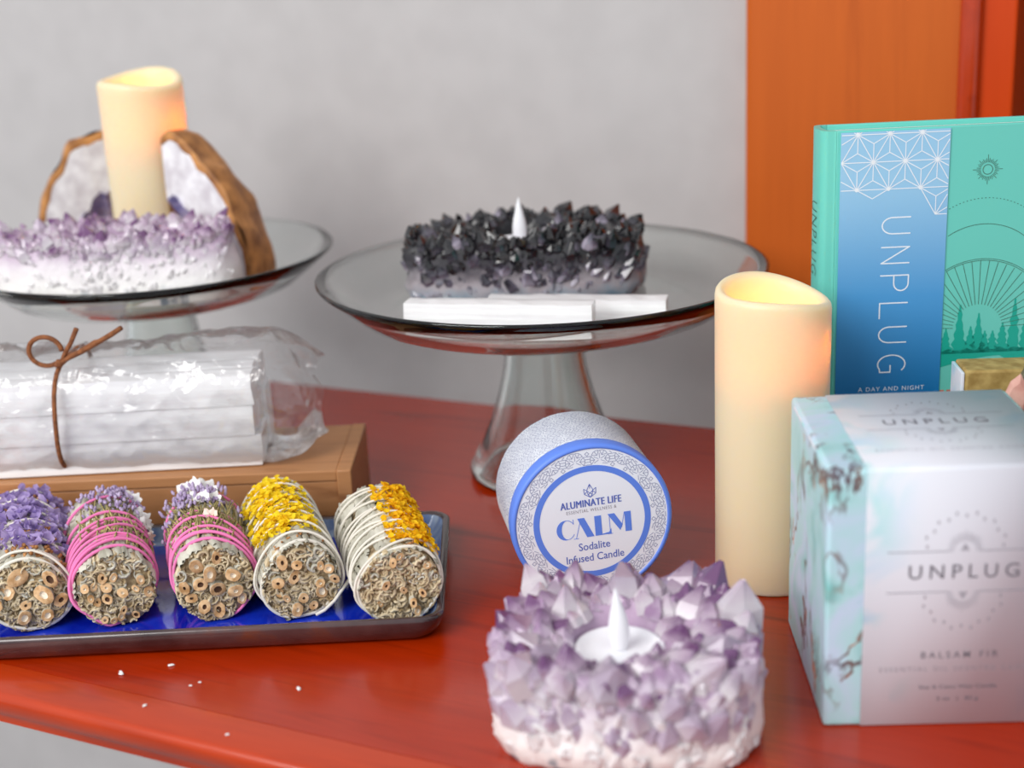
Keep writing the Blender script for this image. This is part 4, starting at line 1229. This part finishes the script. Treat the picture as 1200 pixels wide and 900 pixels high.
    if kind.startswith('pink'):
        rad = .00078
        sgn = 1 if kind == 'pink1' else -.7
        for k_, gy in enumerate((.0050, .0066, .0125, .0142, .0158, .0230, .0248, .0330, .0346, .0430) if kind == 'pink1' else (.0055, .0072, .0130, .0148, .0240, .0262, .0400)):
            wrap(gy + rng.uniform(-.0004, .0004), sgn * (.0030 + .0030 * (k_ % 3)), .0020 + .0035 * (k_ % 2), 1.02 + .01 * (k_ % 3), rad, 1.0, .0008 + .0010 * (k_ % 2))
        wrap(L * .78, .006, .004, 1.05, rad, 1, .0015)
        b.build('string', 'cotton_pink', t, smooth=True)
    else:
        nw = {'purple': 6, 'yellow1': 7, 'yellow2': 8}[kind]
        for j in range(nw):
            y = .004 + (L - .012) * j / (nw - 1)
            wrap(y + rng.uniform(-.001, .001), rng.uniform(-.006, .006), rng.uniform(.000, .008), 1.03, .00062, 1, .0012 if kind == 'yellow2' else .0022)
            if j % 2 == 0: wrap(y + .003, rng.uniform(-.010, .012), rng.uniform(.0, .008), 1.03, .00062, 1, .0010)
        wrap(.0005, .0004, .0008, 1.0, .0008, 1, .0004)
        if kind == 'yellow1':
            b.tube([(-.002 + .0014 * i, -.0022 - .0002 * i, .0035 + .0002 * i * i) for i in range(9)] + [(.0225, .004, .0125)] if False else [(.0050, -.0030, .0016), (.0090, -.0036, .0034), (.0140, -.0034, .0072), (.0185, -.0010, .0112), (.0215, .0020, .0128)], .0008, 7)
            b.tube([(.0215, .0020, .0128), (.0232, .0024, .0134), (.0255, .0026, .0140)], [.0008, .0018, .0030], 9)
        b.build('string', 'cotton', t, smooth=True)
    return t


bundle('sage bundle with purple papery flowers, bound in white string', (-.2248, .5935), (-.2535, .6850), .0175, 1, 'purple')
bundle('sage bundle in pink string with a white flower on its side and thin stems', (-.1850, .5950), (-.2108, .6740), .0178, 2, 'pink1')
bundle('sage bundle bound in pink string topped with lavender and white petals, thick hollow stems', (-.1400, .5960), (-.1605, .6700), .0180, 3, 'pink2')
bundle('sage bundle topped all over with bright yellow flowers, loose white string end', (-.1005, .5945), (-.1240, .6760), .0180, 4, 'yellow1')
bundle('sage bundle with amber yellow flowers down one side and tightly curled cut leaves', (-.0545, .5840), (-.0735, .6650), .0182, 5, 'yellow2')

# ---------------------------------------------------------------- crumbs
rng = random.Random(2)
for x, y, z, s, wh in ((-.1760, .5560, .0004, .0032, 'on the table in front of the tray'), (-.1555, .5610, .0004, .0026, 'on the table in front of the tray'), (-.1430, .5420, .0004, .0014, 'on the table in front of the tray'), (-.1395, .5445, .0004, .0014, 'on the table in front of the tray'),
                      (-.0960, .5350, .0004, .0026, 'on the table in front of the tray'), (-.1590, .5270, .0004, .0020, 'on the table in front of the tray'), (-.1200, .5010, .0004, .0018, 'on the table in front of the tray'),
                      (-.2010, .5800, .0055, .0042, 'on the blue tray floor'), (-.0760, .5860, .0046, .0022, 'on the blue tray floor'), (-.1230, .5810, .0050, .0030, 'on the blue tray floor')):
    b = MB(); n = 7; pts = [(s * rng.uniform(.35, .6) * math.cos(2 * PI * k / n) * 1.2, s * rng.uniform(.2, .5) * math.sin(2 * PI * k / n), 0) for k in range(n)]
    b.grid([pts, [(p[0] * .8, p[1] * .8, s * .18) for p in pts]], True, True, True)
    o = b.build('leaf_crumb', 'white_petal', None, smooth=False); o.location = (x, y, z); o.rotation_euler = (0, 0, rng.uniform(0, 3))
    tag(o, 'tiny pale dried leaf crumb ' + wh, 'crumb', 'crumbs ' + wh)
